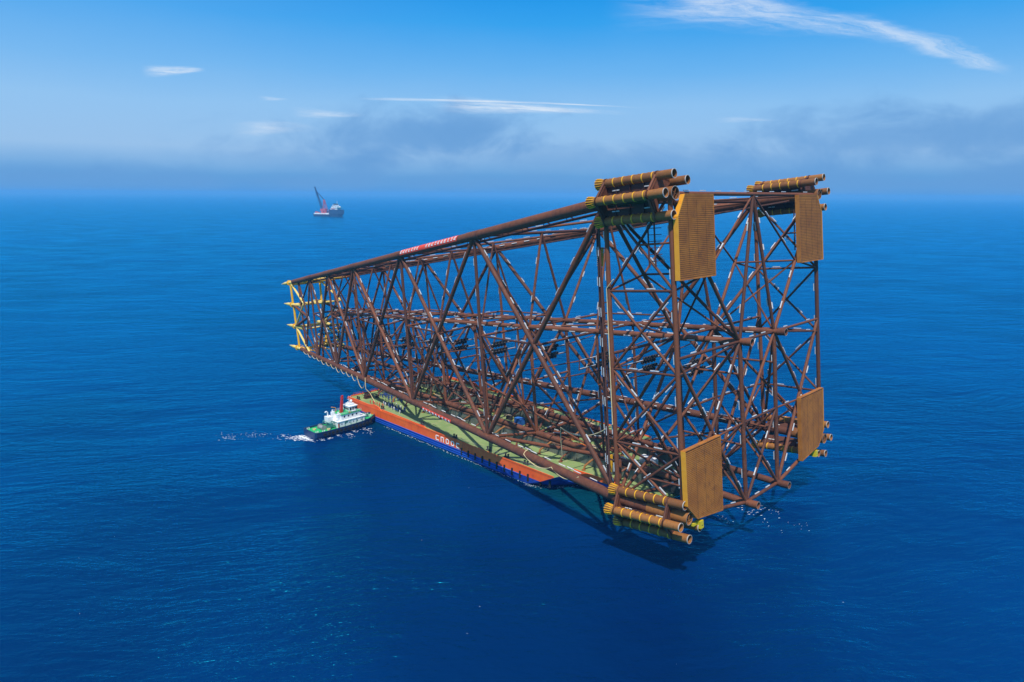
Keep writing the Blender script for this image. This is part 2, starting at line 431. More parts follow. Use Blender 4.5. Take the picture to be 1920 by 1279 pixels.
members = []   # (kind, p0, p1, r, anode mode)
def mem(kind, p0, p1, r, an=1, n=12): members.append((kind, Vector(p0), Vector(p1), r, an, n))
for mi_, (ta, ba, m1, l1, ca) in enumerate(((TA, BA, M1, L1, CA), (TB, BB, M2, L2, CB))):
    for k in range(8):
        X = XK[k]; f = 1.0 if k > 3 else .85
        mem('column', ba(X), ta(X), (.74 if k >= 6 else .66)*f, 1)
        if k >= 1:
            mem('strut', ca(X), m1(X), .46*f, 2)
            mem('column', l1(X), m1(X), .72*f, 1)
            mem('brace', TC(X), m1(X), .56*f, 1)
            mem('strut', ba(X), l1(X), .62*f, 2)
            if k in (5, 6, 7):
                mem('brace', ta(X), m1(X), .60, 1)
                mem('brace', ca(X), l1(X), .60, 1)
                mem('brace', m1(X), ba(X), .58, 1)
            elif k in (3, 4):
                mem('brace', ca(X), l1(X), .50, 1)
                mem('brace', m1(X), lerp(ba(X), l1(X), .5), .48, 1)
    for k in range(0, 6):                      # big X panels of the side face
        a, b = XK[k], XK[k+1]; r = (.54, .64, .72, .80, .86, .92)[k]
        x1 = (ta(a)+ba(b)+ta(b)+ba(a))/4
        mem('brace', ta(a), ba(b), r, 3); mem('brace', ta(b), ba(a), r, 3)
        h = (a+b)/2
        if k >= 1:
            c_ = ca(b if k == 0 else a); mem('strut', ca(a), x1, .36, 2)
            mem('strut', x1, m1(h), .44, 2)
        # launch truss between middle leg and launch leg
        if k >= 1:
            mem('brace', m1(a), l1(h), .58, 1); mem('brace', m1(b), l1(h), .58, 1)
            mem('column', l1(h), m1(h), .52, 1)
            mem('strut', ba(b), l1(h), .42, 2)
            mem('brace', lerp(ba(a), ta(a), .28), l1(h), .40, 0)
    # end bay between the last two frames: ladder of four small X panels
    a, b = XK[6], XK[7]; ts = [0.0, .20, .45, .71, 1.0]
    for i in range(4):
        pa, pb = lerp(ba(a), ta(a), ts[i]), lerp(ba(b), ta(b), ts[i]); qa, qb = lerp(ba(a), ta(a), ts[i+1]), lerp(ba(b), ta(b), ts[i+1])
        mem('brace', pa, qb, .42, 3); mem('brace', pb, qa, .42, 3)
        if i: mem('strut', pa, pb, .40, 2)
        if i in (0, 3): mem('strut', (pa+pb+qa+qb)/4, (pb+qb)/2, .32, 0)
    mem('brace', ta(b), m1(a), .60, 1); mem('brace', ta(a), m1(b), .52, 1)
    mem('brace', ba(a), m1(b), .52, 1); mem('brace', m1(a), ba(b), .52, 0)
    pm_ = [lerp(ba(h_), ta(h_), t_) for h_, t_ in ((a, .71), (b, .71), (a, .45), (b, .45), (a, .20), (b, .20))]
    mt_ = [lerp(m1(a), ta(a), .5), lerp(m1(b), ta(b), .5), m1(a), m1(b), lerp(l1(a), m1(a), .5), lerp(l1(b), m1(b), .5)]
    for q_, w_ in zip(pm_, mt_): mem('strut', q_, w_, .34, 2)
    mem('strut', mt_[0], mt_[1], .34, 0); mem('brace', mt_[0], m1(b), .34, 0); mem('brace', mt_[1], m1(a), .34, 1); mem('brace', mt_[1], TC(b), .34, 1); mem('brace', mt_[0], TC(a), .34, 1)
    mem('brace', mt_[4], l1(b), .40, 1); mem('brace', mt_[5], l1(a), .40, 1); mem('brace', pm_[4], l1(a), .36, 1); mem('brace', TC(a), ta(b), .36, 2)
    for zf in (.36, .80):
        mem('strut', lerp(l1(b), m1(b), zf), lerp(l1(a), m1(a), zf), .36, 0)
for k in range(8):                              # across
    X = XK[k]
    mem('strut', TA(X), TB(X), .62 if k >= 5 else .5, 2)
    if k >= 1:
        mem('strut', M1(X), M2(X), .46, 2); mem('strut', L1(X), L2(X), .6, 2)
        m1_, m2_ = lerp(L1(X), M1(X), .5), lerp(L2(X), M2(X), .5)
        if k >= 3:
            mem('strut', m1_, m2_, .42, 2)
            mem('brace', m1_, L2(X), .5, 1); mem('brace', m2_, L1(X), .5, 1)
            mem('brace', M2(X), m1_, .5, 0); 
for k in range(1, 6):
    a, b = XK[k], XK[k+1]; h = (a+b)/2
    mem('brace', TA(a), TB(b), .5, 2); mem('brace', TB(a), TA(b), .5, 2)
    mem('brace', TC(h), M1(h), .45, 1); mem('brace', TC(h), M2(h), .45, 1)
    mem('strut', M1(h), M2(h), .4, 2)
    mem('brace', M1(a), M2(h), .4, 2); mem('brace', M2(h), M1(b), .4, 2)
    mem('brace', L1(a), L2(h), .5, 2); mem('brace', L2(h), L1(b), .5, 2)

def px_size(p0, p1, r):
    c = (p0+p1)/2; d = max((c-CAM).dot(fw), 20.0); v = (p1-p0); vp = v - fw*v.dot(fw)
    return vp.length*2*r/d/d
def add_anodes(p0, p1, r, mode):
    out = []; a = p1-p0; L = a.length
    if mode == 0 or L < 9: return out
    a.normalize()
    hint = Vector((0, 1, 0)) if abs(a.y) < .6 else Vector((0, 0, 1))
    e = a.cross(hint).normalized()
    if abs(a.y) < .6:
        if e.z < 0 or (abs(e.z) < .05 and e.x > 0): e = -e
    else:
        e = Vector((0, 0, 1)); e = (e - a*e.dot(a)).normalized()
    if mode == 1 and abs(a.z) > .85: e = Vector((-1, 0, 0)); e = (e-a*e.dot(a)).normalized()
    n = max(1, int((L-6)/(8.6 if mode == 2 else 12.0)))
    sides = ((1, 0),) if mode in (1, 2) or L > 45 else ((1, 0), (-1, .4))
    for sgn, sh in sides:
        for i in range(n):
            if (i*7+int(L)) % 11 == 0: continue
            t = 4.0 + (i+.5+sh)*(L-8.0)/n
            if t > L-3: continue
            c = p0+a*t+e*(sgn*(r+.30))
            out.append((c-a*1.45, c+a*1.45, e))
    return out
by = {}
for q in members: by.setdefault(q[0], []).append(q)
anode_todo = []   # (pixel size, owner object, bars)
for kind, lst in by.items():
    lst.sort(key=lambda q: -px_size(q[1], q[2], q[3]))
    mb = MB()
    for i, (kd, p0, p1, r, an, n) in enumerate(lst):
        bars = add_anodes(p0, p1, r, an)
        if i < 95:
            o = MB().tube(p0, p1, r, None, 12, True).build(kind, M['rust'], jacket)
        else:
            mb.tube(p0, p1, r, None, 8, True); o = None
        for b_ in bars: anode_todo.append((px_size(b_[0], b_[1], .2) if o is not None else -1, o, b_))
    if mb.v: tag(mb.build(kind, M['rust'], jacket), kind='stuff')
# legs
def leg_part(name, f, xa, xb, ra, rb, segs=8, mat='rust_leg'):
    m = MB()
    st_ = sorted([xa+(xb-xa)*i/segs for i in range(segs+1)]+([XKINK] if xa < XKINK < xb else []))
    for i in range(len(st_)-1):
        A, B = f(st_[i]), f(st_[i+1])
        r0, r1 = ra+(rb-ra)*(st_[i]-xa)/(xb-xa), ra+(rb-ra)*(st_[i+1]-xa)/(xb-xa)
        m.tube(A, B, r0, r1, 28, i in (0,))
    for X in XK[1:7]:                           # thick cans at the nodes
        if xa < X < xb:
            r = ra+(rb-ra)*(X-xa)/(xb-xa); m.tube(f(X-4.5), f(X+4.5), r+.09, r+.10, 28, True)
    return m.build(name, M[mat], jacket)
leg_objs = [leg_part('leg', f, -303, -12, ra_, rb_) for f, ra_, rb_ in ((TA, 1.40, 1.95), (BA, 1.32, 1.68), (TB, 1.40, 1.95), (BB, 1.32, 1.68))]
for f in (M1, M2): leg_objs.append(leg_part('middle_leg', f, -262, 1.5, .85, 1.05))
for f in (L1, L2): leg_objs.append(leg_part('launch_leg', f, -268, 1.5, 1.05, 1.2))
for f in (TA, BA, TB, BB):                      # open foot of each corner leg with its cross bars
    m = MB(); A, B = f(-12.0), f(1.88)
    d = (B-A).normalized(); m.pipe(A, B, 1.95, .12, 28, 0, 1); m.tube(A+d*1.0, A+d*1.2, 1.8, None, 24)
    e1, e2 = frame(d)
    for t in (0.5, 2.07): 
        v = e1*math.cos(t)+e2*math.sin(t); m.bar(B-v*1.85-d*.3, B+v*1.85-d*.3, .16, .16, d)
    m.build('leg_foot', [M['sleeve'], M['end_face']], jacket)
for f in (M1, M2, L1, L2):
    m = MB(); A, B = f(1.5), f(1.5)+Vector((2.9, 0, .25)); m.pipe(A, B, 1.3, .12, 24, 0, 1); m.tube(A+Vector((.8, 0, 0)), A+Vector((1, 0, 0)), 1.18, None, 20, True, 2)
    m.build('leg_stub', [M['rust_leg'], M['end_face'], M['dark']], jacket)

for f, sgn in ((TA, -1), (BA, -1)):             # anodes along the big legs, seen as a dashed white row
    for X in range(-262, -36, 8):
        A, B = f(X), f(X+3.4); r = 1.35+.6*(X+300)/288
        if f is BA:
            e = Vector((0, .72, .70)); anode_todo.append((px_size(A, B, .3), leg_objs[1], (A+e*(r+.35), B+e*(r+.35), e)))
            if X % 3 == 0: anode_todo.append((px_size(A, B, .3), leg_objs[1], (A+Vector((4, 0, 0))+e*(r+.3), B+Vector((4, 0, 0))+e*(r+.3), e)))
for f, lo in ((M1, leg_objs[4]), (M2, leg_objs[5])):
    for X in range(-235, -4, 9):
        for e in (Vector((0, -.93, -.36)), Vector((0, .4, .92))):
            A, B = f(X), f(X+3.0); anode_todo.append((px_size(A, B, .2), lo, (A+e*1.3, B+e*1.3, e)))
for f, lo in ((BB, leg_objs[3]), (TB, leg_objs[2])):
    for X in range(-250, -30, 8):
        for e in (Vector((0, -.93, .36)), Vector((0, -.3, .95))):
            A, B = f(X), f(X+3.2); r = 1.35+.6*(X+300)/288
            anode_todo.append((px_size(A, B, .2), lo, (A+e*(r+.3), B+e*(r+.3), e)))
anode_todo.sort(key=lambda q: -q[0])
rest = MB()
for i, (sz, o, (a, b, e)) in enumerate(anode_todo):
    if i < 95 and o is not None: MB().bar(a, b, .36, .30, e).build('anode', M['anode'], o)
    else: rest.bar(a, b, .32, .28, e)
tag(rest.build('anode', M['anode'], jacket), kind='stuff')

# ---- pile sleeve clusters
def cluster(foot, offs, sg):
    foot = Vector(foot)
    cs = [foot+Vector((-TILT*dz, sg*dy, dz)) for dy, dz in offs]
    for i, c in enumerate(cs):
        m = MB(); p1 = c; p0 = c-AX*27.0
        m.pipe(p0, p1, 1.32, .10, 26, 0, 1)
        m.tube(p0+AX*.6, p0+AX*.8, 1.25, None, 22, True, 2); m.tube(p1-AX*3.2, p1-AX*3.0, 1.25, None, 22, True, 2)
        m.tube(c-AX*4.6, c-AX*4.4, 1.36, None, 24, True); m.ring(c-AX*.12, AX, 1.32, .24, .05, 26, 1)
        sl = m.build('pile_sleeve', [M['sleeve'], M['end_face'], M['dark']], jacket)
        y = MB()
        for q in range(11):
            s_ = 6.8+q*1.72
            if q % 2: y.ring(c-AX*s_, AX, 1.33, .24, .08, 14, 0, -0.2, 2.4, Vector((0, sg, 0)))
            else: y.ring(c-AX*s_, AX, 1.33, .30, .09, 24)
        y.build('grout_line', M['yellow'], sl)
        g = MB(); b0 = c-AX*25.6
        e1, e2 = frame(AX)
        g.tube(b0, b0-AX*1.5, 1.36, 1.62, 24, False, 0)
        for q in range(14):
            t = 2*math.pi*q/14; v = e1*math.cos(t)+e2*math.sin(t)
            g.prism([b0+v*1.36+AX*1.1, b0+v*1.38, b0+v*1.63-AX*1.5, b0+v*1.85-AX*1.5, b0+v*1.72-AX*.2], (e1*-math.sin(t)+e2*math.cos(t))*.16, 1)
        g.build('guide_cone', [M['sleeve'], M['yellow']], sl)
    # webs from the leg to every sleeve, and yokes between neighbours
    for c in cs:
        w = MB()
        v = (c-foot); v = v-AX*v.dot(AX); d = v.length; v.normalize(); nrm = AX.cross(v)
        a0, a1 = foot+v*1.7, foot+v*(d-1.2)
        w.prism([a0-AX*6.5, a1-AX*6.5, a1-AX*24.5, a0-AX*24.5], nrm*.16)
        for s_ in (10, 15, 20): w.box((a0+a1)/2-AX*s_, (.12, (a1-a0).length, 1.1), AX, v, nrm)
        sw = w.build('shear_web', M['rust_dark'], jacket)
        for s_ in (10.0, 21.5):
            for q in (1, -1):
                e = nrm*q; MB().bar(foot-AX*s_+(c-foot)*.55+e*.30, foot-AX*(s_-2.6)+(c-foot)*.55+e*.30, .3, .3, e).build('anode', M['anode'], sw)
    order = [0, 2, 3] if True else None
    pairs = ((1, 0), (0, 2), (2, 3)) if offs[0][1] > 4.8 and offs[3][1] < -5 else ((0, 1), (1, 2), (2, 3))
    for a, b in pairs:
        for s_ in (5.6, 23.8):
            y = MB()
            A, B = cs[a]-AX*s_, cs[b]-AX*s_; F = foot-AX*s_
            n_ = (B-A).normalized(); o_ = (A+B)/2-F; o_ = o_-AX*o_.dot(AX)-n_*o_.dot(n_)
            o_ = o_.normalized() if o_.length > .01 else Vector((0, 0, 1))
            y.prism([A, B, F], AX*.35)
            y.tube(A+o_*1.0, B+o_*1.0, .36, None, 10); y.bar(A, B, .9, .7, AX)
            y.ring(A, AX, 1.32, .5, .16, 20); y.ring(B, AX, 1.32, .5, .16, 20)
            y.build('yoke_plate', M['rust_leg'], jacket)
up_offs = [(0.0, 5.3), (6.8, 3.7), (-4.8, 0.0), (-1.2, -6.0)]
lo_offs = [(-1.9, 4.6), (-4.7, -1.1), (-.4, -6.2), (5.7, -4.5)]
# order so that neighbours follow the fan
cluster(TA(1.88), up_offs, 1); cluster(TB(1.88), [(-2.5, 4.6), (4.5, 6.3), (8.9, 1.2), (5.5, -4.8)], 1)
cluster(BA(1.88), lo_offs, 1); cluster(BB(1.88), [(3.6, 4.8), (6.6, -1.1), (.9, -6.2), (-5.8, -4.5)], 1)

# ---- mudmats
def mudmat(poly, sg, chamfer_edge, lug=False):
    poly = [Vector((p[0], p[1]*sg, p[2])) for p in poly]
    n = Vector((1, 0, TILT)).normalized(); vdir = Vector((-TILT, 0, 1)).normalized()
    m = MB(); back = [p-n*1.15 for p in poly]
    if sg < 0: back = back[::-1]
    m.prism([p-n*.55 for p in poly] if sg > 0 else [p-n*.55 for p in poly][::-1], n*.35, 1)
    cen = sum(poly, Vector())/len(poly)
    for i in range(len(poly)):                   # rim
        a, b = poly[i], poly[(i+1) % len(poly)]
        m.bar(a-n*.65, b-n*.65, .28, 1.5, n, 2 if i in chamfer_edge else 0)
    # horizontal planks, clipped to the outline
    zs = [(p-cen).dot(vdir) for p in poly]; z = min(zs)+.25
    def span(h):
        ys = []
        for i in range(len(poly)):
            a, b = poly[i], poly[(i+1) % len(poly)]; ha, hb = (a-cen).dot(vdir), (b-cen).dot(vdir)
            if (ha-h)*(hb-h) < 0: ys.append(a.y+(b.y-a.y)*(h-ha)/(hb-ha))
        return (min(ys), max(ys)) if len(ys) >= 2 else None
    sl = MB()
    while z < max(zs)-.2:
        s_ = span(z)
        if s_ and s_[1]-s_[0] > 1:
            c = cen+vdir*z; c.y = (s_[0]+s_[1])/2; c = c-n*.08
            sl.box(c, (.22, s_[1]-s_[0]-.25, .40), n, Vector((0, 1, 0)), vdir)
        z += .56
    mt = m.build('mudmat', [M['ochre'], M['ochre_dark'], M['gold']], jacket)
    sl.build('plank', M['ochre'], mt)
    r = MB()
    y0, y1 = min(p.y for p in poly), max(p.y for p in poly)
    for t in (.28, .52, .76):
        yy = y0+(y1-y0)*t; r.bar(Vector((0, yy, 0))+Vector((cen.x, 0, cen.z))+vdir*(min(zs)+2.2)+n*.03, Vector((cen.x, yy, cen.z))+vdir*(max(zs)-1.5)+n*.03, .10, .05, n)
    for t in (.15, .5, .85):                     # stub beams that tie it to the frame
        yy = y0+(y1-y0)*t
        for h in (.15, .5, .85):
            p = Vector((cen.x, yy, cen.z))+vdir*(min(zs)+(max(zs)-min(zs))*h); r.tube(p-n*.6, p-n*2.6, .32, None, 8, True, 1)
    r.build('batten', [M['ochre_dark'], M['rust']], mt)
    if lug:
        p = cen+vdir*(min(zs)-.3)-Vector((0, 3.0*sg, 0)); g = MB()
        g.box(p-n*.8+Vector((.2, 1.2*sg, -.1)), (1.6, 1.7, 2.4), n, Vector((0, 1, 0)), vdir); g.box(p-n*1.4+Vector((0, -.6*sg, .4)), (1.0, 2.6, .8), n, Vector((0, 1, 0)), vdir)
        g.tube(p+Vector((-.1, 1.2*sg, -.5)), p+Vector((.25, 1.2*sg, -.5)), .3, None, 12, True, 1)
        g.build('pad_eye', [M['lime'], M['dark']], jacket)
upm = [(-8.8, -45.8, 113.7), (-8.8, -29.9, 113.7), (-6.0, -30.3, 89.8), (-6.0, -50.2, 89.8), (-8.1, -49.8, 107.5)]
lom = [(-.4, -51.5, 40.6), (-.4, -31.2, 40.6), (2.3, -31.4, 16.8), (2.0, -46.4, 18.9), (1.5, -51.5, 24.2)]
def fix(poly): # put the corners exactly in the level plane
    return [(2.3-TILT*(z-19.86)+.1, y, z) for x, y, z in poly]
mudmat(fix(upm), 1, (3, 4)); mudmat(fix(upm), -1, (3, 4)); mudmat(fix(lom), 1, (4,), True); mudmat([(x, y+3.8, z) for x, y, z in fix(lom)], -1, (4,), True)

# ---- conductor guides: rows of flared rings on cross beams
for X, z in ((-233, 30.5), (-207, 33.5), (-183, 36.5), (-163, 38.6), (-134.5, 41.9), (-102, 45.0), (-73, 46.6), (-50, 49.0), (-29, 51.6)):
    for dz in (1.75, -1.75):
        m = MB().bar((X, -12, z+dz), (X, 14, z+dz), .34, .34); m.bar((X, -11.9, z+dz+.25), (X, 13.9, z+dz+.25), .30, .16, Vector((0, 0, 1)), 1)  # pale strip along the beam top is painted-in sunlight, not anodes
        gd = m.build('guide_beam', [M['rust'], M['anode']], jacket)
        for i in range(5):
            yy = -1.2+i*1.95
            for s_ in (1, -1):
                g = MB(); c = Vector((X+.2*s_, yy+.35*s_, z+dz+s_*.78)); g.ring(c, (1, 0, 0), .44, .8, .16, 10); g.ring(c+Vector((.5, 0, 0)), (1, 0, 0), .54, .25, .20, 10)
                g.bar(c+Vector((0, 0, -.4*s_)), c+Vector((0, 0, -.75*s_)), .2, .2, None, 1); g.build('conductor_guide', [M['dark'], M['rust']], gd)
        A = Vector((X, -12, z+dz)); MB().tube(A, CA(X)+Vector((0, 0, z+dz-zm(X))), .24, None, 8).build('guide_frame', M['rust'], jacket) if dz > 0 else None
        B = Vector((X, 14, z+dz)); MB().tube(B, CB(X)+Vector((0, 0, z+dz-zm(X))), .24, None, 8).build('guide_frame', M['rust'], jacket) if dz > 0 else None
    for yy in (-11.8, 13.8): MB().bar((X, yy, z-2.2), (X, yy, z+2.2), .3, .3).build('guide_frame', M['rust'], jacket)
# ---- pipes running up the near end column, ladders, marker boards
for dx, dy in ((-4.2, .6), (-2.6, -.4)):
    A, B = lerp(BA(-23.5), TA(-23.5), .04)+Vector((dx, dy, 0)), lerp(BA(-23.5), TA(-23.5), .94)+Vector((dx, dy, 0))
    m = MB().tube(A, B, .36, None, 10)
    for t in (.1, .3, .5, .7, .9): m.bar(lerp(A, B, t), lerp(A, B, t)+Vector((-dx, -dy, 0)), .22, .22)
    p_ = m.build('riser_pipe', M['rust_dark'], jacket)
    for i in range(8):
        t = .08+i*.113; e = Vector((-1, 0, 0)); a_ = lerp(A, B, t)+e*.55; b_ = lerp(A, B, t+.034)+e*.55; MB().bar(a_, b_, .28, .26, e).build('anode', M['anode'], p_)
for p in ((-36.0, -47.6, 94.3), (-28.6, -48.9, 28.0)):
    m = MB().box(p, (1.9, .3, 6.0), ax=(.25, .968, 0), ay=(-.968, .25, 0)); 
    for i in range(9): m.box(Vector(p)+Vector((-.3, -1.2, -2.6+i*.65)), (.2, .5, .16), mi=1)
    m.bar(Vector(p)+Vector((0, .2, 1.5)), Vector(p)+Vector((2.4, 2.0, 1.5)), .2, .2, None, 1); m.build('marker_board', [M['yellow'], M['end_face']], jacket)
for X0, f in ((-8.0, TA), (-8, TB)):
    m = MB()
    for i in range(7):
        pa = lerp(BA(-5), TA(-5), .80+.02*i) if f is TA else lerp(BB(-5), TB(-5), .80+.02*i)
        m.bar(pa+Vector((-3, 0, 0)), pa+Vector((1.5, 0, .4)), .22, .22)
    pa = lerp(BA(-5), TA(-5), .78) if f is TA else lerp(BB(-5), TB(-5), .78); pb = lerp(BA(-5), TA(-5), .97) if f is TA else lerp(BB(-5), TB(-5), .97)
    for dx in (-3, -.8): m.tube(pa+Vector((dx, 0, 0)), pb+Vector((dx, 0, 0)), .25, None, 8)
    m.build('access_ladder', M['rust_dark'], jacket)
# small pipework hung under the upper near leg and along the top face
m = MB()
for off, r in (((0, 1.0, -2.9), .22), ((0, 4.0, -2.2), .34), ((0, 5.2, -2.4), .22), ((0, 60, 0), .2)):
    if off[1] > 50: continue
    A, B = TA(-285)+Vector(off), TA(-24)+Vector(off); m.tube(A, B, r, None, 8)
    for X in range(-270, -30, 12): m.bar(TA(X), TA(X)+Vector(off), .16, .16)
for off, r in (((0, -3.4, -1.5), .4), ((0, -5.6, -1.8), .26)):
    m.tube(TB(-285)+Vector(off), TB(-8)+Vector(off), r, None, 8)
    for X in range(-270, -10, 10): m.bar(TB(X), TB(X)+Vector(off), .16, .2)
m.build('flooding_line', M['rust_dark'], jacket)
m = MB(); A = BA(-97)+Vector((6, 4, -.3)); B = Vector((-42, -26, 19.8))
m.path([A, lerp(A, B, .5), B-Vector((1, 0, 0)), B, B+Vector((.6, 0, -.6)), B+Vector((1, 0, -8))], .75, 12); m.build('flooding_pipe', M['rust'], jacket)

# ---- yellow top end
XE = -308.0
ends = [lerp(BA(XE), TA(XE), t) for t in (0.0, .335, .665, 1.0)]
for sg in (1, -1):
    E_ = [p if sg > 0 else mir(p) for p in ends]
    m = MB()
    for i in range(3): m.tube(E_[i]+Vector((1.0-.6*i, 0, 0)), E_[i+1]+Vector((1.0-.6*i, 0, 0)), .70, None, 10)
    m.build('end_column', M['yellow'], jacket)
    n0 = (TA(-294)+BA(-274.44)+TA(-274.44)+BA(-294))/4; n0 = n0 if sg > 0 else mir(n0)
    f_t, f_b = (TA, BA) if sg > 0 else (TB, BB)
    for i, p in enumerate(E_):
        d = Vector((-1, 0, -.18 if i == 3 else (.0 if i == 0 else -.05))).normalized()
        m = MB(); m.tube(p, p+d*6.5, 1.05, 1.0, 16); m.tube(p+d*6.5, p+d*12.5, 1.0, .12, 16); m.ring(p+d*1.5, d, 1.05, .5, .7, 16, 1)
        st = m.build('leg_top', [M['cream'], M['yellow']], jacket)
        if i in (1, 2):
            m = MB().tube(p, n0, .9, .8, 14); m.build('inner_leg', M['rust'], jacket)
        m = MB().tube(p, p+Vector((9, 0, -.2 if i < 2 else .8)), 1.0, 1.0, 14); m.build('leg_collar', M['cream'], jacket)
    for i in range(3):
        m = MB()
        if i % 2: m.tube(E_[i], lerp(f_b(-290), f_t(-290), (.335, .665, 1.0)[i]), .62, None, 10)
        else: m.tube(E_[i+1], lerp(f_b(-288), f_t(-288), (0, .335, .665)[i]), .65, None, 10)
        m.build('end_brace', M['cream'], jacket)
    m = MB(); m.tube(lerp(f_b(-294), f_t(-294), .335), lerp(f_b(-274.4), f_t(-274.4), .0), .45, None, 10); m.tube(lerp(f_b(-294), f_t(-294), .665), lerp(f_b(-274.4), f_t(-274.4), 1.0), .45, None, 10); m.build('end_brace', M['rust'], jacket)
for i, t in enumerate((0.0, .335, .665, 1.0)):
    a = lerp(BA(XE+4), TA(XE+4), t); m = MB().tube(a, mir(a), .95 if i else .8, None, 12); m.build('end_beam', M['cream' if i in (1, 2) else 'yellow'], jacket)
    a = lerp(BA(-290), TA(-290), t)
    if i: m = MB().tube(a, mir(a), .55, None, 12); m.build('end_beam', M['cream'], jacket)
a, b, c, d = TA(-306), TA(-276), TB(-276), TB(-306)
m = MB(); 
for t in (0, .35, .7, 1.0):
    m.bar(lerp(a, b, t)+Vector((0, 0, -1.5)), lerp(d, c, t)+Vector((0, 0, -1.5)), 1.6, .7)
for t in (.02, .3, .62, .96): m.bar(lerp(a, d, t)+Vector((0, 0, -1.3)), lerp(b, c, t)+Vector((0, 0, -1.3)), 1.6, .25)
for i in range(14):
    p = lerp(a, b, i/13)+Vector((0, 1.4, -1.6)); m.bar(p, p+Vector((0, 0, -1.3)), .12, .12)
m.build('walkway', M['yellow'], jacket)
m = MB(); a, d = BA(-306), BB(-306)
for t in (.04, .5, .96): m.bar(lerp(a, d, t)+Vector((0, 0, 1.0)), lerp(a, d, t)+Vector((20, 0, 1.2)), 1.6, .3)
for i in range(8): m.bar(a+Vector((i*2.4, .5+i*.1, .8)), a+Vector((i*2.4+1.2, 1.5, 2.2)), .16, .16)
m.bar(a+Vector((-1, .6, 2.2)), a+Vector((17, 2.6, 2.2)), .14, .14)
m.build('walkway', M['yellow'], jacket)
m = MB()
for i in range(7):
    for j in range(6):
        c = Vector((-286+((i*3+j) % 3)*1.3, -7+i*2.3, 19.5+j*2.6)); m.ring(c, (1, 0, 0), .5, .9, .25, 10, 1 if (i+j) % 3 == 0 else 0)
        if (i+j) % 2 == 0: m.bar(c+Vector((0, 0, -.7)), c+Vector((0, 2.2, .4)), .18, .18, None, 1)
for j in range(6): m.bar((-286, -9, 18.8+j*2.6), (-286, 9, 18.8+j*2.6), .22, .22)
m.build('conductor_guide', [M['dark'], M['yellow']], jacket)

# ---- banners and ropes on the legs
def banner(f, xa, xb, r, e0, sweep, nchar, gap_at, label):
    n = 24; k = 8; m = MB(); vs = []; wob = lambda i: .02*math.sin(i*1.9)
    def pt(s_, t, rr):
        X = xa+(xb-xa)*s_; A = f(X); d = (f(X+1)-A).normalized(); e1, e2 = frame(d, Vector((0, 0, 1)))
        ang = e0+sweep*(t-.5); o_ = (-e1 if (e1.y > 0) == (A.y < 0) else e1)
        return A+(o_*math.cos(ang)+Vector((0, 0, 1))*math.sin(ang))*rr
    for i in range(n+1):
        for j in range(k+1): vs.append(pt(i/n, j/k, r+.06+wob(i+j)))
    m.add(vs, [(i*(k+1)+j, i*(k+1)+j+1, (i+1)*(k+1)+j+1, (i+1)*(k+1)+j) for i in range(n) for j in range(k)], 0, True)
    o = m.build('banner', M['banner']); tag(o, label, 'banner', 'red banners on the jacket legs')
    g = MB(); rr = random.Random(nchar)
    for c in range(nchar):
        if c in gap_at: continue
        s0 = (c+.22)/nchar; s1 = (c+.78)/nchar
        def stroke(a, b, w=.03):
            (sa, ta), (sb, tb) = a, b; P, Q = pt(sa, ta, r+.12), pt(sb, tb, r+.12)
            Nn = (pt(sa, ta, r+1)-pt(sa, ta, r)).normalized(); g.bar(P, Q, .30, .06, Nn)
        for t in (.30, .50, .70): stroke((s0+rr.uniform(0, .2)/nchar, t+rr.uniform(-.03, .03)), (s1-rr.uniform(0, .2)/nchar, t+rr.uniform(-.03, .03)))
        sm_ = (s0+s1)/2+rr.uniform(-.08, .08)/nchar; stroke((sm_, .22), (sm_, .78))
        if rr.random() < .6: stroke((s0, .25), (s0+.02/nchar, .6))
    g.build('lettering', M['letter'], o)
banner(TA, X_at(TA, 756), X_at(TA, 863), 1.80, .42, 1.5, 19, (7, 8), 'long red banner with a row of white characters on the sunlit upper leg')
banner(BA, X_at(BA, 797), X_at(BA, 851), 1.56, -.25, 1.35, 9, (), 'short red banner with white characters on the lower leg above the barge side')
def rope(pts, r, label, grp='pale ropes draped on the jacket', cat='rope'):
    o = MB().path(pts, r, 6).build('rope', M['rope']); tag(o, label, cat, grp); return o
def sag(a, b, s_, n=12):
    a, b = Vector(a), Vector(b); return [lerp(a, b, i/n)-Vector((0, 0, s_*4*(i/n)*(1-i/n))) for i in range(n+1)]
pts = []
for i in range(11):
    X0 = -296+i*7.2; X1 = X0+7.2
    A, B = BA(X0)+Vector((0, -1.55, 0)), BA(X1)+Vector((0, -1.5, 0)); pts += sag(A, B, 1.0+.7*(i % 3 == 1)+.12*i, 8)[(1 if i else 0):]
rope(pts, .14, 'cream rope hanging in small scallops along the far end of the lower leg')
A = BA(-214)+Vector((0, -1.7, 1.2))
rope(sag(BA(-217)+Vector((0, -1.6, .6)), BA(-206)+Vector((0, -1.7, 0)), 5.2), .15, 'cream rope loop sagging under the lower leg beside the barge bow')
rope([BA(-207)+Vector((0, -1.4, 1.5)), BA(-206)+Vector((0, -1.9, 0)), BA(-206)+Vector((.3, -2.0, -4)), Vector((-204.5, -24.6, 10)), Vector((-200, -25.5, 7.4)), Vector((-196, -27, 6.9))], .17, 'cream rope dropping from the lower leg to the barge foredeck')
ro = Vector((0, -1.45, .7)); q1, q2, q3 = (BA(X_at(BA, q))+ro*1.05 for q in (987, 1039, 1088))
rope([q1+Vector((0, 2.2, 1.2)), q1+Vector((0, .9, .9))]+sag(q1, q2, 2.3), .17, 'first cream rope swag slung under the lower leg near the stern corner')
rope(sag(q2, q3+Vector((0, .5, .8)), 2.4), .17, 'second cream rope swag slung under the lower leg nearest the lower sleeves')
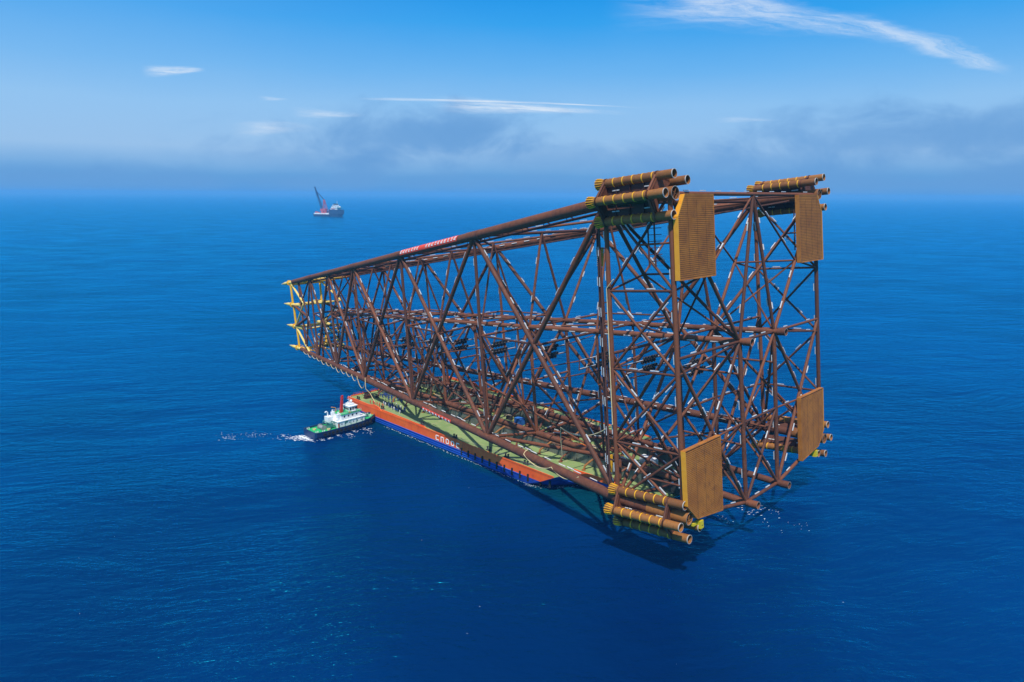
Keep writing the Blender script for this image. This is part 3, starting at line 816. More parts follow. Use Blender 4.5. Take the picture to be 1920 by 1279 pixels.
P0 = lerp(BA(-23.5), TA(-23.5), .72)+Vector((-.2, -.95, 0)); P1 = lerp(BA(-23.5), TA(-23.5), .26)+Vector((-.2, -.95, 0))
rope([P0+Vector((2.5, 0, 3)), P0]+[lerp(P0, P1, i/8) for i in range(1, 9)], .16, 'cream rope tied straight down the near end column')
rope([P1]+sag(P1, Vector((-56, -42.0, 32)), 3.5)[1:]+[Vector((-57, -40.5, 26)), Vector((-57.5, -39, 19.5))], .16, 'cream rope sagging from the near end column to the diagonal brace')

# ------------------------------------------------------------------ barge
ZD = 6.6; HW = 32.8
barge = thing('barge', 'long launch barge with orange and blue hull and green deck under the jacket', 'barge', (-130, 0, 0))
deckp = [(-212.5, -HW), (-216.4, -28.5), (-216.4, 28.5), (-212.5, HW), (-67, HW), (-65, 23.6), (-25, 21.5), (-25, -21.5), (-65, -23.6), (-67, -HW)]
watp = [(-209, -HW), (-212.5, -28.5), (-212.5, 28.5), (-209, HW), (-81, HW), (-73, 27.5), (-62, 12), (-62, -12), (-73, -27.5), (-81, -HW)]
botp = [(-196, -HW), (-199, -28.5), (-199, 28.5), (-196, HW), (-90, HW), (-84, 24), (-76, 12), (-76, -12), (-84, -24), (-90, -HW)]
def ply(p, q, t, z): return [Vector((a[0]+(b[0]-a[0])*t, a[1]+(b[1]-a[1])*t, z)) for a, b in zip(p, q)]
m = MB(); m.loft(ply(botp, botp, 0, -6.0), ply(watp, watp, 0, 0.0), 2, True, False); m.loft(ply(watp, deckp, 0, 0.0), ply(watp, deckp, .5, 2.9), 0, False, False)
m.loft(ply(watp, deckp, .5, 2.9), ply(watp, deckp, 1, ZD), 1, False, False)
for i_ in (4, 5, 6, 7, 8): m.m[-10+i_] = 0
hull = m.build('hull', [M['blue'], M['orange'], M['rust_dark']], barge)
m = MB(); m.add([Vector((x, y, ZD)) for x, y in deckp], [tuple(range(len(deckp)))[::-1]]); m.build('deck', M['deck'], barge)
m = MB()
for i in range(len(deckp)):
    if i in (4, 5, 6, 7, 8): continue
    a, b = deckp[i], deckp[(i+1) % len(deckp)]; h = .55
    m.bar((a[0], a[1], ZD+h/2), (b[0], b[1], ZD+h/2), .25, h, Vector((0, 0, 1)))
for sg in (-1, 1):                                # raised bow bulwark, a step and a long low plateau aft of it
    m.prism([(-214, sg*HW*1.001, ZD+.3), (-182, sg*HW*1.001, ZD+.3), (-185, sg*HW*1.001, ZD+2.0), (-189, sg*HW*1.001, ZD+2.3), (-194, sg*HW*1.001, ZD+1.4), (-213, sg*HW*1.001, ZD+1.6)], (0, -sg*.5, 0))
    m.prism([(-182, sg*HW*1.001, ZD+.3), (-146, sg*HW*1.001, ZD+.3), (-148, sg*HW*1.001, ZD+1.0), (-182, sg*HW*1.001, ZD+1.35)], (0, -sg*.4, 0))
    m.bar((-65, sg*23.2, ZD+.8), (-38, sg*21.8, ZD+.8), .5, 1.6, Vector((0, 0, 1)))
m.build('bulwark', M['orange'], barge)
m = MB()
for z in (.75, 1.7, 2.85): m.bar((-208, -HW-.12, z), (-96 if z < 2 else -84, -HW-.12, z), .3, .26, Vector((0, 0, 1)))
m.build('rubbing_strake', M['blue_light'], barge)
for i in range(12):
    X = -121+i*4.5
    if X < -80: MB().box((X, -HW-.2, 2.7), (.7, .5, 3.0)).build('fender', M['black'], barge)
    else: MB().box((-79+(i-9)*4.4, -HW+.2+(i-9)*.6, 2.6), (.7, .6, 2.8)).build('fender', M['black'], barge)
# lettering on the side: c n o o c in plain rounded strokes
m = MB(); H = 1.95
def glyph(ch, x):
    W_ = 1.7; t = .40; y = -HW-.07; z0 = 3.6
    def seg(a, b): m.box((x+(a[0]+b[0])/2*W_, y, z0+(a[1]+b[1])/2*H), (abs(b[0]-a[0])*W_+t, .14, abs(b[1]-a[1])*H+t))
    if ch == 'c': seg((0, .12), (0, .88)); seg((.12, 1), (1, 1)); seg((.12, 0), (1, 0))
    if ch == 'n': seg((0, 0), (0, 1)); seg((.25, 1), (.9, 1)); seg((1, 0), (1, .85))
    if ch == 'o': seg((0, .15), (0, .85)); seg((1, .15), (1, .85)); seg((.2, 1), (.8, 1)); seg((.2, 0), (.8, 0))
for i, ch in enumerate('cnooc'): glyph(ch, -138.9+i*3.6)
m.build('lettering', M['letter'], barge)
for sg in (-1, 1):
    m = MB(); m.box((-120, sg*11.8, ZD+2.1), (186, 2.6, 4.2), mi=1); m.box((-120, sg*11.8, ZD+4.35), (188, 3.0, .6))
    for X in range(-210, -26, 6):
        for s2 in (-1, 1): m.box((X, sg*11.8+s2*1.45, ZD+2.05), (.22, .35, 4.0), mi=1)
    m.build('skid_beam', [M['skid'], M['skid_side']], barge)
    m = MB(); A = Vector((-40, sg*11.8, ZD+1.0)); m.prism([A+Vector(q) for q in ((0, -1.8, 0), (16, -1.8, 0), (24, -1.8, 2.6), (24, -1.8, 3.9), (0, -1.8, 3.6))], (0, 3.6, 0)); m.build('rocker_arm', M['dark'], barge)
# sea-fastening stubs between deck and launch legs
for X in range(-206, -40, 13):
    for sg in (-1, 1):
        for dy in (-6.5, 6.5):
            p = Vector((X+random.uniform(-2, 2), sg*11.8+dy, ZD)); m = MB()
            m.path([p, p+Vector((0, -dy*.1, 1.6)), p+Vector((1.2, -dy*.45, 3.4)), Vector((p.x+2.2, sg*11.8-(-1.3 if dy > 0 else 1.3), 11.2))], .42, 10); m.ring(p+Vector((0, 0, .1)), (0, 0, 1), .4, .2, .5, 12)
            m.build('sea_fastening', M['rust_leg' if (X+sg) % 2 else 'sleeve'], barge)
# bitts, fairleads and winches
for X, y in ((-209, -29), (-205, -20), (-186, -29.5), (-152, -30.5), (-128, -30.6), (-106, -30.5), (-95, -30.5), (-84, -30.4), (-209, 24), (-150, 30), (-100, 30)):
    m = MB(); m.box((X, y, ZD+.15), (2.6, 1.2, .3))
    for dx in (-.8, .8): m.tube((X+dx, y, ZD+.2), (X+dx, y, ZD+1.5), .34, None, 10); m.tube((X+dx, y, ZD+1.4), (X+dx, y, ZD+1.55), .5, None, 10)
    m.build('bollard', M['dark'], barge)
for X, y in ((-207.5, -24.5), (-203, 3), (-207, 22)):
    m = MB(); m.tube((X, y-1.2, ZD+1.3), (X, y+1.2, ZD+1.3), .8, None, 16); 
    for s_ in (-1.3, 1.3): m.tube((X, y+s_, ZD+1.3), (X, y+s_+.2, ZD+1.3), 1.25, None, 16)
    m.box((X, y, ZD+.3), (2.4, 3.4, .6)); m.build('winch', M['rust_dark'], barge)
# guard rail at the bow and aft
m = MB()
for a, b in (((-215.6, -28), (-215.6, 28)),):
    n = 28
    for i in range(n+1):
        t = i/n; x, y = a[0]+(b[0]-a[0])*t, a[1]+(b[1]-a[1])*t; m.bar((x, y, ZD+.5), (x, y, ZD+1.7), .07, .07)
    for z in (1.1, 1.7): m.bar((a[0], a[1], ZD+z), (b[0], b[1], ZD+z), .07, .07)
m.build('guard_rail', M['red'], barge)
m = MB()
for i in range(36):
    x = -208+i*3.9
    if x > -74: break
    y = -HW+1.8; m.bar((x, y, ZD), (x, y, ZD+1.1), .06, .06)
m.bar((-208, -HW+1.8, ZD+1.1), (-76, -HW+1.8, ZD+1.1), .06, .06); m.bar((-208, -HW+1.8, ZD+.6), (-76, -HW+1.8, ZD+.6), .05, .05)
m.build('guard_rail', M['grey'], barge)
# ---- loose things on the barge deck
def deck_thing(name, label, cat, loc, fn, group=None, rz=0.0):
    o = thing(name, label, cat, loc, rz, group); fn(o); return o
def container(o, mat, sx, sy, sz):
    m = MB(); m.box((0, 0, sz/2), (sx, sy, sz))
    for i in range(int(sx/.5)): 
        for s_ in (-1, 1): m.box((-sx/2+.3+i*.5, s_*(sy/2+.05), sz/2), (.2, .1, sz-.4))
    m.build('shell', M[mat], o, True); d = MB(); d.box((sx/2+.06, -sy/4, sz/2), (.1, sy/2-.2, sz-.3)); d.box((sx/2+.06, sy/4, sz/2), (.1, sy/2-.2, sz-.3)); d.build('door', M[mat], o, True)
deck_thing('container', 'bright blue steel container on the green deck between the skid beams', 'container', (-121, 3.2, ZD), lambda o: container(o, 'box_blue', 4.2, 3.0, 3.2))
deck_thing('container', 'grey steel container on deck behind the far skid beam', 'container', (-172, 22, ZD), lambda o: container(o, 'grey', 6, 2.6, 2.6))
deck_thing('container', 'white cabin on the barge deck near its stern end', 'container', (-50, 6, ZD), lambda o: container(o, 'white', 7, 3.0, 2.8))
def reel(o):
    m = MB(); m.tube((0, -1.1, 1.6), (0, 1.1, 1.6), .8, None, 16); m.build('drum', M['grey'], o, True)
    for s_ in (-1.15, 1.15): MB().tube((0, s_, 1.6), (0, s_+.15, 1.6), 1.6, None, 20).build('flange', M['white'], o, True)
deck_thing('cable_reel', 'pale cable reel near the barge stern between the skid beams', 'cable reel', (-57, -3, ZD), reel)
deck_thing('cable_reel', 'pale cable reel standing beyond the far skid beam', 'cable reel', (-88, 21, ZD), reel)
def nets(o):
    m = MB(); rr = random.Random(3)
    for i in range(26):
        m.ball((rr.uniform(-5, 5), rr.uniform(-1.5, 1.5), rr.uniform(.1, .7)), rr.uniform(.4, .9), 8, 0, (1.2, 1, .7))
    m.build('heap', M['net'], o, True)
deck_thing('net_heap', 'heap of bright orange nets lying on the near skid beam', 'net', (-84.0, -8.4, ZD), nets)
deck_thing('net_heap', 'smaller heap of orange nets behind the near skid beam', 'net', (-79, -4.5, ZD+2.6), nets)
rr = random.Random(11); k_ = 0
spots = []
for i in range(96):
    X = rr.uniform(-205, -45); y = rr.choice((rr.uniform(-7.5, 7.5), rr.uniform(15.5, 29), rr.uniform(-8, 26)))
    if abs(abs(y)-11.8) < 3.2: continue
    spots.append((X, y))
proto = {}
def timber():
    o = thing('timber_stack', 'stack of pale timber beams lying on the green barge deck', 'timber', (0, 0, 0), 0, 'timber stacks on the barge deck'); m = MB()
    for i in range(4):
        for j in range(2): m.box((0, (i-1.5)*.5, .25+j*.45), (5.0, .42, .4))
    m.build('beam', M['wood'], o, True); return o
def pipes():
    o = thing('pipe_bundle', 'bundle of rusty pipe lengths lying on the green barge deck', 'pipes', (0, 0, 0), 0, 'pipe bundles on the barge deck'); m = MB()
    for i, (dy, dz) in enumerate(((-.9, .45), (0, .45), (.9, .45), (-.45, 1.2), (.45, 1.2))): m.pipe((-3.4, dy, dz), (3.4, dy, dz), .43, .06, 12)
    m.build('pipe', M['rust_leg'], o, True); return o
def crate():
    o = thing('equipment_crate', 'small yellow equipment crate standing on the green barge deck', 'crate', (0, 0, 0), 0, 'equipment crates on the barge deck'); m = MB(); m.box((0, 0, .75), (1.8, 1.4, 1.4)); m.build('body', M['cream'], o, True)
    m = MB()
    for sx in (-.85, .85):
        for sy in (-.65, .65): m.box((sx, sy, .8), (.14, .14, 1.6))
    m.build('frame', M['gold'], o, True); return o
def gen():
    o = thing('generator', 'dark grey generator set standing on the green barge deck', 'generator', (0, 0, 0), 0, 'generators on the barge deck'); m = MB(); m.box((0, 0, 1.0), (3.0, 1.5, 1.7)); m.box((0, 0, .1), (3.3, 1.7, .2)); m.build('body', M['dark'], o, True)
    MB().tube((.9, 0, 1.8), (.9, 0, 2.6), .13, None, 8).build('exhaust', M['grey'], o, True); return o
protos = [timber, pipes, crate, gen]; made = {}
for i, (X, y) in enumerate(spots):
    fn = protos[i % 4]
    o = copy_tree(made[fn]) if fn in made else made.setdefault(fn, fn())
    o.location = (X, y, ZD); o.rotation_euler = (0, 0, rr.choice((0, .2, -.3, 1.57, 1.2)))
for X, y, L_ in ((-176, -6.5, 16), (-150, 6.8, 20), (-138, -19, 14), (-112, -17.5, 12), (-96, 6.0, 18), (-84, 18.5, 20), (-128, 19.0, 22), (-160, 20.5, 18), (-68, -4.5, 14), (-190, 19, 14)):
    o = thing('spare_tube', 'long rust brown steel tube with pale anodes lying on the barge deck', 'steel tube', (X, y, ZD), rr.uniform(-.12, .12), 'spare tubes on the barge deck')
    MB().pipe((-L_/2, 0, 1.0), (L_/2, 0, 1.0), .78, .06, 16).build('tube', M['rust_leg'], o, True)
    for q in (-.3, .3): MB().box((q*L_, 0, .12), (.6, 2.4, .24)).build('cradle', M['wood'], o, True)
    for q in (-.22, .12): MB().box((q*L_, -.3, 1.95), (2.6, .36, .3)).build('anode', M['anode'], o, True)
# ---- workers on the foredeck
def person_mesh():
    bm = bmesh.new(); J = {}
    def v(n, p, par=None):
        J[n] = bm.verts.new(p)
        if par: bm.edges.new((J[par], J[n]))
    v('pel', (0, 0, .95)); v('chest', (0, 0, 1.32), 'pel'); v('neck', (0, 0, 1.5), 'chest'); v('head', (0, .02, 1.62), 'neck'); v('crown', (0, .01, 1.74), 'head')
    for s_, n in ((-1, 'l'), (1, 'r')):
        v('hip'+n, (s_*.10, 0, .88), 'pel'); v('knee'+n, (s_*.12, .03, .48), 'hip'+n); v('ank'+n, (s_*.12, 0, .08), 'knee'+n); v('toe'+n, (s_*.13, .16, .04), 'ank'+n)
        v('sho'+n, (s_*.20, 0, 1.43), 'chest'); v('elb'+n, (s_*.27, -.02, 1.14), 'sho'+n); v('wri'+n, (s_*.24, .14, .93), 'elb'+n); v('han'+n, (s_*.22, .2, .86), 'wri'+n)
    rad = dict(pel=.16, chest=.17, neck=.065, head=.105, crown=.085); names = list(J)
    bm.verts.index_update(); me = bpy.data.meshes.new('person_rig'); bm.to_mesh(me); bm.free()
    o = bpy.data.objects.new('person_rig', me); C.objects.link(o); md = o.modifiers.new('Skin', 'SKIN')
    for i, n in enumerate(names):
        r = rad.get(n) or {'hip': .11, 'kne': .075, 'ank': .055, 'toe': .05, 'sho': .085, 'elb': .055, 'wri': .04, 'han': .045}[n[:3]]
        me.skin_vertices[0].data[i].radius = (r, r)
    me.skin_vertices[0].data[0].use_root = True
    o.modifiers.new('Sub', 'SUBSURF').levels = 1
    dg = bpy.context.evaluated_depsgraph_get(); res = bpy.data.meshes.new_from_object(o.evaluated_get(dg)); bpy.data.objects.remove(o)
    for p in res.polygons:
        p.use_smooth = True; c = p.center
        p.material_index = 2 if c.z > 1.68 else (1 if c.z > 1.52 or (c.z < .93 and abs(c.x) > .17) else 0)
    return res
pm = person_mesh()
def person_var(body, hat):
    q = pm.copy(); q.materials.clear()
    for n in (body, 'skin', hat): q.materials.append(M[n])
    return q
variants = {'blue': person_var('cblue', 'cwhite'), 'blue2': person_var('cblue', 'cyellow'), 'red': person_var('cred', 'cwhite'), 'white': person_var('cwhite', 'cyellow')}
plabel = {'blue': 'worker in blue coveralls and white helmet standing in the crowd on the foredeck', 'blue2': 'worker in blue coveralls and yellow helmet standing in the crowd on the foredeck',
          'red': 'worker in red coveralls standing in the row by the bow bulwark', 'white': 'worker in pale shirt and yellow helmet standing in the foredeck crowd'}
def person(kind, x, y, s_=1.15):
    o = bpy.data.objects.new('person', variants[kind]); C.objects.link(o); o.location = (x, y, ZD); o.rotation_euler = (0, 0, rr.uniform(2.2, 4.2)); o.scale = (s_,)*3
    tag(o, plabel[kind], 'person', {'blue': 'workers in blue with white helmets', 'blue2': 'workers in blue with yellow helmets', 'red': 'workers in red by the bulwark', 'white': 'workers in pale shirts'}[kind])
for i in range(52):
    t = rr.random(); P = lerp(Vector((-194, -22.5, 0)), Vector((-174, -26.0, 0)), t)
    person(rr.choice(('blue', 'blue', 'blue2', 'blue', 'white', 'blue2')), P.x+rr.uniform(-1.5, 1.5), P.y+rr.uniform(-2.4, 2.6))
for i in range(34):
    P = lerp(Vector((-206, -17.5, 0)), Vector((-188, -16.5, 0)), rr.random()); person(rr.choice(('blue', 'blue2', 'blue')), P.x+rr.uniform(-1.5, 1.5), P.y+rr.uniform(-2, 2.5))
for i in range(9):
    person('red', -198+i*1.35+rr.uniform(-.4, .4), -28.3+rr.uniform(-.7, .7))

# ------------------------------------------------------------------ tug
def build_tug():
    t = thing('tugboat', 'white tugboat with green decks, navy hull and red mast pushing against the barge', 'tugboat', (-190.2, -49.6, 0), math.radians(91.5)); t.scale = (1.10, 1.10, 1.10)
    # local x forward; length 35, beam 11
    def outline(z, k=1.0):
        pts = []; half = []
        for x, w in ((-17.3, 4.6), (-16.6, 5.2), (-12, 5.5), (0, 5.5), (7, 5.3), (11.5, 4.3), (14.8, 2.4), (16.6, .7)): half.append((x, w))
        sh = lambda x: z if z < 1 else z+.9*max(0, (x-2)/14.6)**1.6+.15*max(0, (-x-8)/9)**2
        L = [Vector((x*(1-.02*(1-k)), -w*k, sh(x))) for x, w in half]; R = [Vector((x*(1-.02*(1-k)), w*k, sh(x))) for x, w in half][::-1]
        return L+R
    m = MB(); m.loft(outline(-1.2, .8), outline(1.0, .95), 0, True, False); m.loft(outline(1.0, .95), outline(2.9, 1.0), 0, False, False); m.build('hull', [M['tug_hull']], t, True)
    o1, o2 = outline(2.9, 1.0), outline(2.25, .94); n = len(o1)
    m = MB(); m.add(o2, [tuple(range(n))]); m.build('deck', M['green'], t, True)
    m = MB(); top = [p+Vector((0, 0, .12)) for p in o1]; inn = [Vector((p.x*.975, p.y*.95, p.z+.12)) for p in o1]; low = [Vector((p.x*.975, p.y*.95, p.z-.7)) for p in o1]
    for A, B in ((o1, top), (top, inn), (inn, low)): m.add(A+B, [(i, (i+1) % n, n+(i+1) % n, n+i) for i in range(n)])
    m.build('bulwark', M['tug_hull'], t, True)
    for i in range(13):
        x = -13+i*2.0
        w = 5.5 if x < 4 else 5.5-.15*(x-4)**1.4*.35
        for s_ in (-1, 1): MB().ring((x, s_*(w+.18), 1.7), (0, 1, 0), .38, .4, .3, 10).build('tyre_fender', M['black'], t, True)
    m = MB(); f_ = outline(2.2, 1.03)
    for i in range(n-1):
        if f_[i].x > 10 and f_[i+1].x > 10: m.tube(f_[i], f_[i+1], .42, None, 10)
    m.tube((16.4, -.9, 2.9), (16.4, .9, 2.9), .55, None, 12); m.build('bow_fender', M['black'], t, True)
    # lower house
    def house(name, x0, x1, w, z0, z1, mat='white', top=None, fx=.0):
        m = MB(); A = [Vector(q) for q in ((x0, -w, z0), (x1-.6, -w, z0), (x1, -w+1, z0), (x1, w-1, z0), (x1-.6, w, z0), (x0, w, z0))]
        m.loft(A, [p+Vector((fx if p.x > x0+.1 else 0, 0, z1-z0)) for p in A], 0, True, True)
        B = [Vector((x0-.2, -w-.25, z1)), Vector((x1+.2, -w-.25, z1)), Vector((x1+.2, w+.25, z1)), Vector((x0-.2, w+.25, z1))]
        m.prism(B, (0, 0, .14), 1 if top else 0); return m.build(name, [M[mat], M[top or mat]], t, True)
    d1 = house('deckhouse', -5.5, 9.0, 4.0, 2.3, 5.0, 'white', 'white'); d2 = house('deckhouse', -3.2, 7.2, 3.3, 5.1, 7.6, 'white', 'green')
    wh = house('wheelhouse', 1.6, 5.8, 2.4, 7.7, 10.2, 'white', 'white', .25)
    for s_ in (-1, 1):
        for i in range(6): MB().tube((-3.5+i*2.0, s_*4.0, 3.8), (-3.5+i*2.0, s_*4.06, 3.8), .26, None, 10).build('porthole', M['glass'], d1, True)
        for i in range(4): MB().box((-1.6+i*2.1, s_*3.32, 6.6), (.7, .08, .7)).build('window', M['glass'], d2, True)
        MB().box((-5.0, s_*4.03, 3.5), (.7, .08, 1.9)).build('door', M['red'], d1, True)
        for x in (2.3, 3.6, 4.8): MB().box((x, s_*2.43, 9.1), (.95, .1, 1.15)).build('window', M['glass'], wh, True)
    for y in (-1.5, 0, 1.5): MB().box((6.0, y, 9.15), (.12, 1.2, 1.15)).build('window', M['glass'], wh, True)
    for y in (-1.4, 0, 1.4): MB().box((1.55, y, 9.1), (.1, 1.0, 1.0)).build('window', M['glass'], wh, True)
    for z, x0, x1, w in ((5.1, -5.4, 8.8, 4.1), (7.7, -3.1, 7.2, 3.4)):
        for s_ in (-1, 1):
            m = MB()
            for i in range(12):
                x = x0+(x1-x0)*i/11; m.bar((x, s_*w, z), (x, s_*w, z+1.0), .06, .06)
            for h in (.5, 1.0): m.bar((x0, s_*w, z+h), (x1, s_*w, z+h), .06, .06)
            m.build('railing', M['white'], t, True)
    m = MB(); m.box((3.6, 0, 10.75), (2.6, 3.0, .8)); m.ball((4.4, .2, 11.9), .6, 10); m.tube((3.2, 0, 11), (3.2, 0, 13.4), .10, None, 8); m.bar((3.2, -1.2, 12.6), (3.2, 1.2, 12.6), .1, .1); m.build('radar_mast', M['white'], t, True)
    m = MB(); m.loft([Vector((-1.1+a, b, 7.6)) for a, b in ((-.6, -.5), (.6, -.5), (.6, .5), (-.6, .5))], [Vector((-.2+a, b, 15.4)) for a, b in ((-.4, -.3), (.4, -.3), (.4, .3), (-.4, .3))])
    m.bar((-.5, -1.1, 14.2), (-.5, 1.1, 14.2), .2, .2); m.build('mast', M['red'], t, True)
    for s_ in (-1, 1): m = MB(); m.box((-3.9, s_*2.3, 6.6), (1.6, 1.2, 3.2)); m.tube((-3.9, s_*2.3, 8.2), (-4.1, s_*2.3, 9.0), .35, None, 10); m.build('funnel', M['white'], t, True)
    m = MB(); m.box((-6.6, 1.5, 5.4), (2.4, 3.0, 3.0)); m.path([(-6.6, 2.2, 6.9), (-6.6, 2.2, 8.5), (-7.2, 2.2, 9.0), (-8.0, 2.2, 8.7)], .28, 10); m.build('vent_house', M['white'], t, True)
    m = MB()
    for x in (-8.6, -6.4):
        for y in (-3, 0, 3): m.bar((x, y, 2.3), (x, y, 4.9), .22, .22)
        m.bar((x, -3, 4.9), (x, 3, 4.9), .25, .25)
    for y in (-3, 3): m.bar((-8.6, y, 4.9), (-6.4, y, 4.9), .22, .22)
    m.box((-7.5, -1, 3.4), (1.6, 2.6, 2.2)); m.build('tow_gantry', M['teal'], t, True)
    m = MB(); m.tube((-11, -1.6, 3.1), (-11, 1.6, 3.1), .9, None, 16); 
    for y in (-1.7, 1.6): m.tube((-11, y, 3.1), (-11, y+.15, 3.1), 1.35, None, 18)
    m.build('towing_winch', M['grey'], t, True)
    m = MB(); m.tube((11.2, -1.3, 3.5), (11.2, 1.3, 3.5), .75, None, 14)
    for y in (-1.4, 1.3): m.tube((11.2, y, 3.5), (11.2, y+.12, 3.5), 1.2, None, 16)
    m.build('anchor_winch', M['teal'], t, True)
    for x, y in ((-15.6, -3.6), (-15.6, 3.6), (-13, -4.6), (13.2, -1.2), (13.2, 1.2), (-9.5, 3.9)):
        m = MB()
        for d in (-.45, .45): m.tube((x+d, y, 2.3), (x+d, y, 3.3 if x < 10 else 3.9), .22, None, 8)
        m.build('bollard', M['white'], t, True)
    house('upper_house', 0.4, 6.6, 2.9, 7.6, 8.0, 'white', 'green')
    for s_ in (-1, 1):
        m = MB(); m.box((3.6, s_*3.0, 8.3), (2.0, 1.0, .14)); m.bar((2.7, s_*3.45, 9.2), (4.5, s_*3.45, 9.2), .08, .08); m.build('bridge_wing', M['white'], t, True)
        m = MB()
        for x in (-4.8, -2.0, 1.0, 4.0, 7.0): m.bar((x, s_*4.15, 2.4), (x, s_*4.15, 5.1), .14, .14)
        m.build('stanchion', M['teal'], t, True)
        MB().box((-1.0, s_*4.06, 4.4), (1.3, .1, .8)).build('name_board', M['teal'], t, True)
    m = MB(); m.bar((2.6, -.8, 11.1), (2.6, -.8, 15.0), .07, .07); m.bar((4.8, .9, 11.1), (4.8, .9, 14.0), .06, .06); m.bar((3.0, -1.0, 11.6), (3.0, 1.0, 11.6), .25, .18); m.build('antenna', M['white'], t, True)
    m = MB(); m.path([(-2.2, 2.6, 7.7), (-2.2, 2.6, 9.6), (-4.4, 2.6, 10.3)], .16, 8); m.build('deck_crane', M['gold'], t, True)
    for x, y in ((-13.8, 1.6), (-9.4, -2.8), (9.6, 2.6)):
        m = MB()
        for q in range(4): m.ring((x, y, 2.35+q*.16), (0, 0, 1), .55, .16, .2, 14)
        m.build('rope_coil', M['rope'], t, True)
    m = MB(); m.ball((-4.6, -2.4, 5.9), .55, 10, 0, (1.6, .8, .8)); m.build('life_raft', M['white'], t, True)
    for s_ in (-1, 1):
        MB().ring((1.0, s_*3.42, 8.3), (0, 1, 0), .3, .16, .14, 12).build('life_ring', M['net'], t, True)
build_tug()

# ------------------------------------------------------------------ far crane ship
def build_ship():
    hd = (rt0*math.cos(math.radians(24)) - Vector((fw.x, fw.y, 0)).normalized()*math.sin(math.radians(24)))
    P = ray_z(617, 406, 0)
    t = thing('crane_ship', 'hazy heavy-lift ship with red crane and dark bow far out towards the horizon', 'crane ship', (P.x, P.y, 0), math.atan2(hd.y, hd.x))
    m = MB()   # hull, bow toward +x
    low = [(-82, -19), (30, -22), (66, -16), (84, 0), (66, 16), (30, 22), (-82, 19)]
    m.loft([Vector((x*.97, y*.95, -2)) for x, y in low], [Vector((x, y, 11)) for x, y in low])
    fore = [(18, -22), (64, -18), (90, 0), (64, 18), (18, 22)]
    m.loft([Vector((x, y, 11)) for x, y in fore], [Vector((x+(3 if x > 60 else 0), y, 34)) for x, y in fore], 0, False, True)
    m.build('hull', M['ship_dark'], t, True)
    m = MB(); m.prism([Vector((x*.98, y*.96, 11.1)) for x, y in [(-82, -19), (20, -21), (20, 21), (-82, 19)]], (0, 0, 1.0)); 
    for i in range(14): m.box((-76+i*6.6, random.uniform(-12, -17), 13+random.uniform(0, 2.5)), (5.2, 5, random.uniform(3, 7)))
    m.build('main_deck', M['white'], t, True)
    for x0, x1, w, z0, z1 in ((24, 62, 17, 34, 42), (28, 58, 15, 42, 50), (34, 54, 13, 50, 57)):
        s_ = MB().box(((x0+x1)/2, 0, (z0+z1)/2), (x1-x0, 2*w, z1-z0)).build('superstructure', M['white'], t, True)
        MB().box(((x0+x1)/2, -w-.2, (z0+z1)/2+1), (x1-x0-3, .5, 2.2)).build('window', M['glass'], s_, True)
    MB().box((44, 0, 60), (14, 18, 5)).build('bridge', M['dark'], t, True)
    m = MB(); m.tube((52, 0, 62), (52, 0, 76), .8, None, 8); m.ball((66, 3, 46), 4.0, 10); m.build('radar_mast', M['white'], t, True)
    m = MB(); m.prism([(60, -16, 42.2), (82, -8, 42.2), (86, 0, 42.2), (82, 8, 42.2), (60, 16, 42.2)], (0, 0, 1.5)); m.build('helideck', M['teal'], t, True)
    for x, y in ((62, -12), (62, 12), (80, 0)): MB().tube((x, y, 34), (x, y, 42.2), .9, None, 8).build('helideck_leg', M['white'], t, True)
    MB().box((40, -17.5, 38), (18, 1.4, 3.2)).build('lifeboat', M['ship_red'], t, True)
    m = MB(); c = Vector((-34, 0, 11)); m.tube(c, c+Vector((0, 0, 16)), 12, 11, 20); m.box(c+Vector((4, 0, 21)), (30, 20, 10)); m.build('crane_base', M['ship_red'], t, True)
    for y in (-7, 7):
        MB().bar(c+Vector((6, y, 24)), c+Vector((8, y*.5, 70)), 3, 3).build('crane_frame', M['ship_red'], t, True)
        MB().bar(c+Vector((20, y, 24)), c+Vector((9, y*.5, 70)), 2.2, 2.2).build('crane_frame', M['ship_red'], t, True)
    m = MB(); A = c+Vector((-8, 0, 26)); B = c+Vector((-46, 0, 132))
    for sy in (-1, 1):
        for sx in (0, 1):
            m.bar(A+Vector((sx*5, sy*6, 0)), B+Vector((sx*2, sy*1.5, 0)), 1.4, 1.4)
    for i in range(11):
        a, b = i/11, (i+1)/11
        for sy in (-1, 1): m.bar(lerp(A, B, a)+Vector((0, sy*6*(1-.75*a), 0)), lerp(A, B, b)+Vector((5-3*b, sy*6*(1-.75*b), 0)), .8, .8)
        m.bar(lerp(A, B, a)+Vector((0, -6*(1-.75*a), 0)), lerp(A, B, b)+Vector((0, 6*(1-.75*b), 0)), .8, .8)
    m.build('crane_boom', M['ship_dark'], t, True)
    m = MB()
    for y in (-2, 2): m.bar(c+Vector((8, y, 70)), lerp(A, B, .83)+Vector((0, y*.5, 0)), 1.8, 1.6)
    m.build('boom_stay', M['ship_dark'], t, True)
    m = MB(); m.bar(lerp(A, B, .8), Vector((-66, 0, 60)), .5, .5); m.bar(lerp(A, B, .97), Vector((-74, 0, 96)), .5, .5); m.build('hoist_line', M['ship_dark'], t, True)
    for x, h in ((-70, 12), (-58, 9), (-14, 20), (2, 14), (10, 22)):
        MB().box((x, random.uniform(-8, -3), 12+h/2), (9, 12, h)).build('deck_equipment', M['ship_red' if x != 2 else 'ship_dark'], t, True)
build_ship()
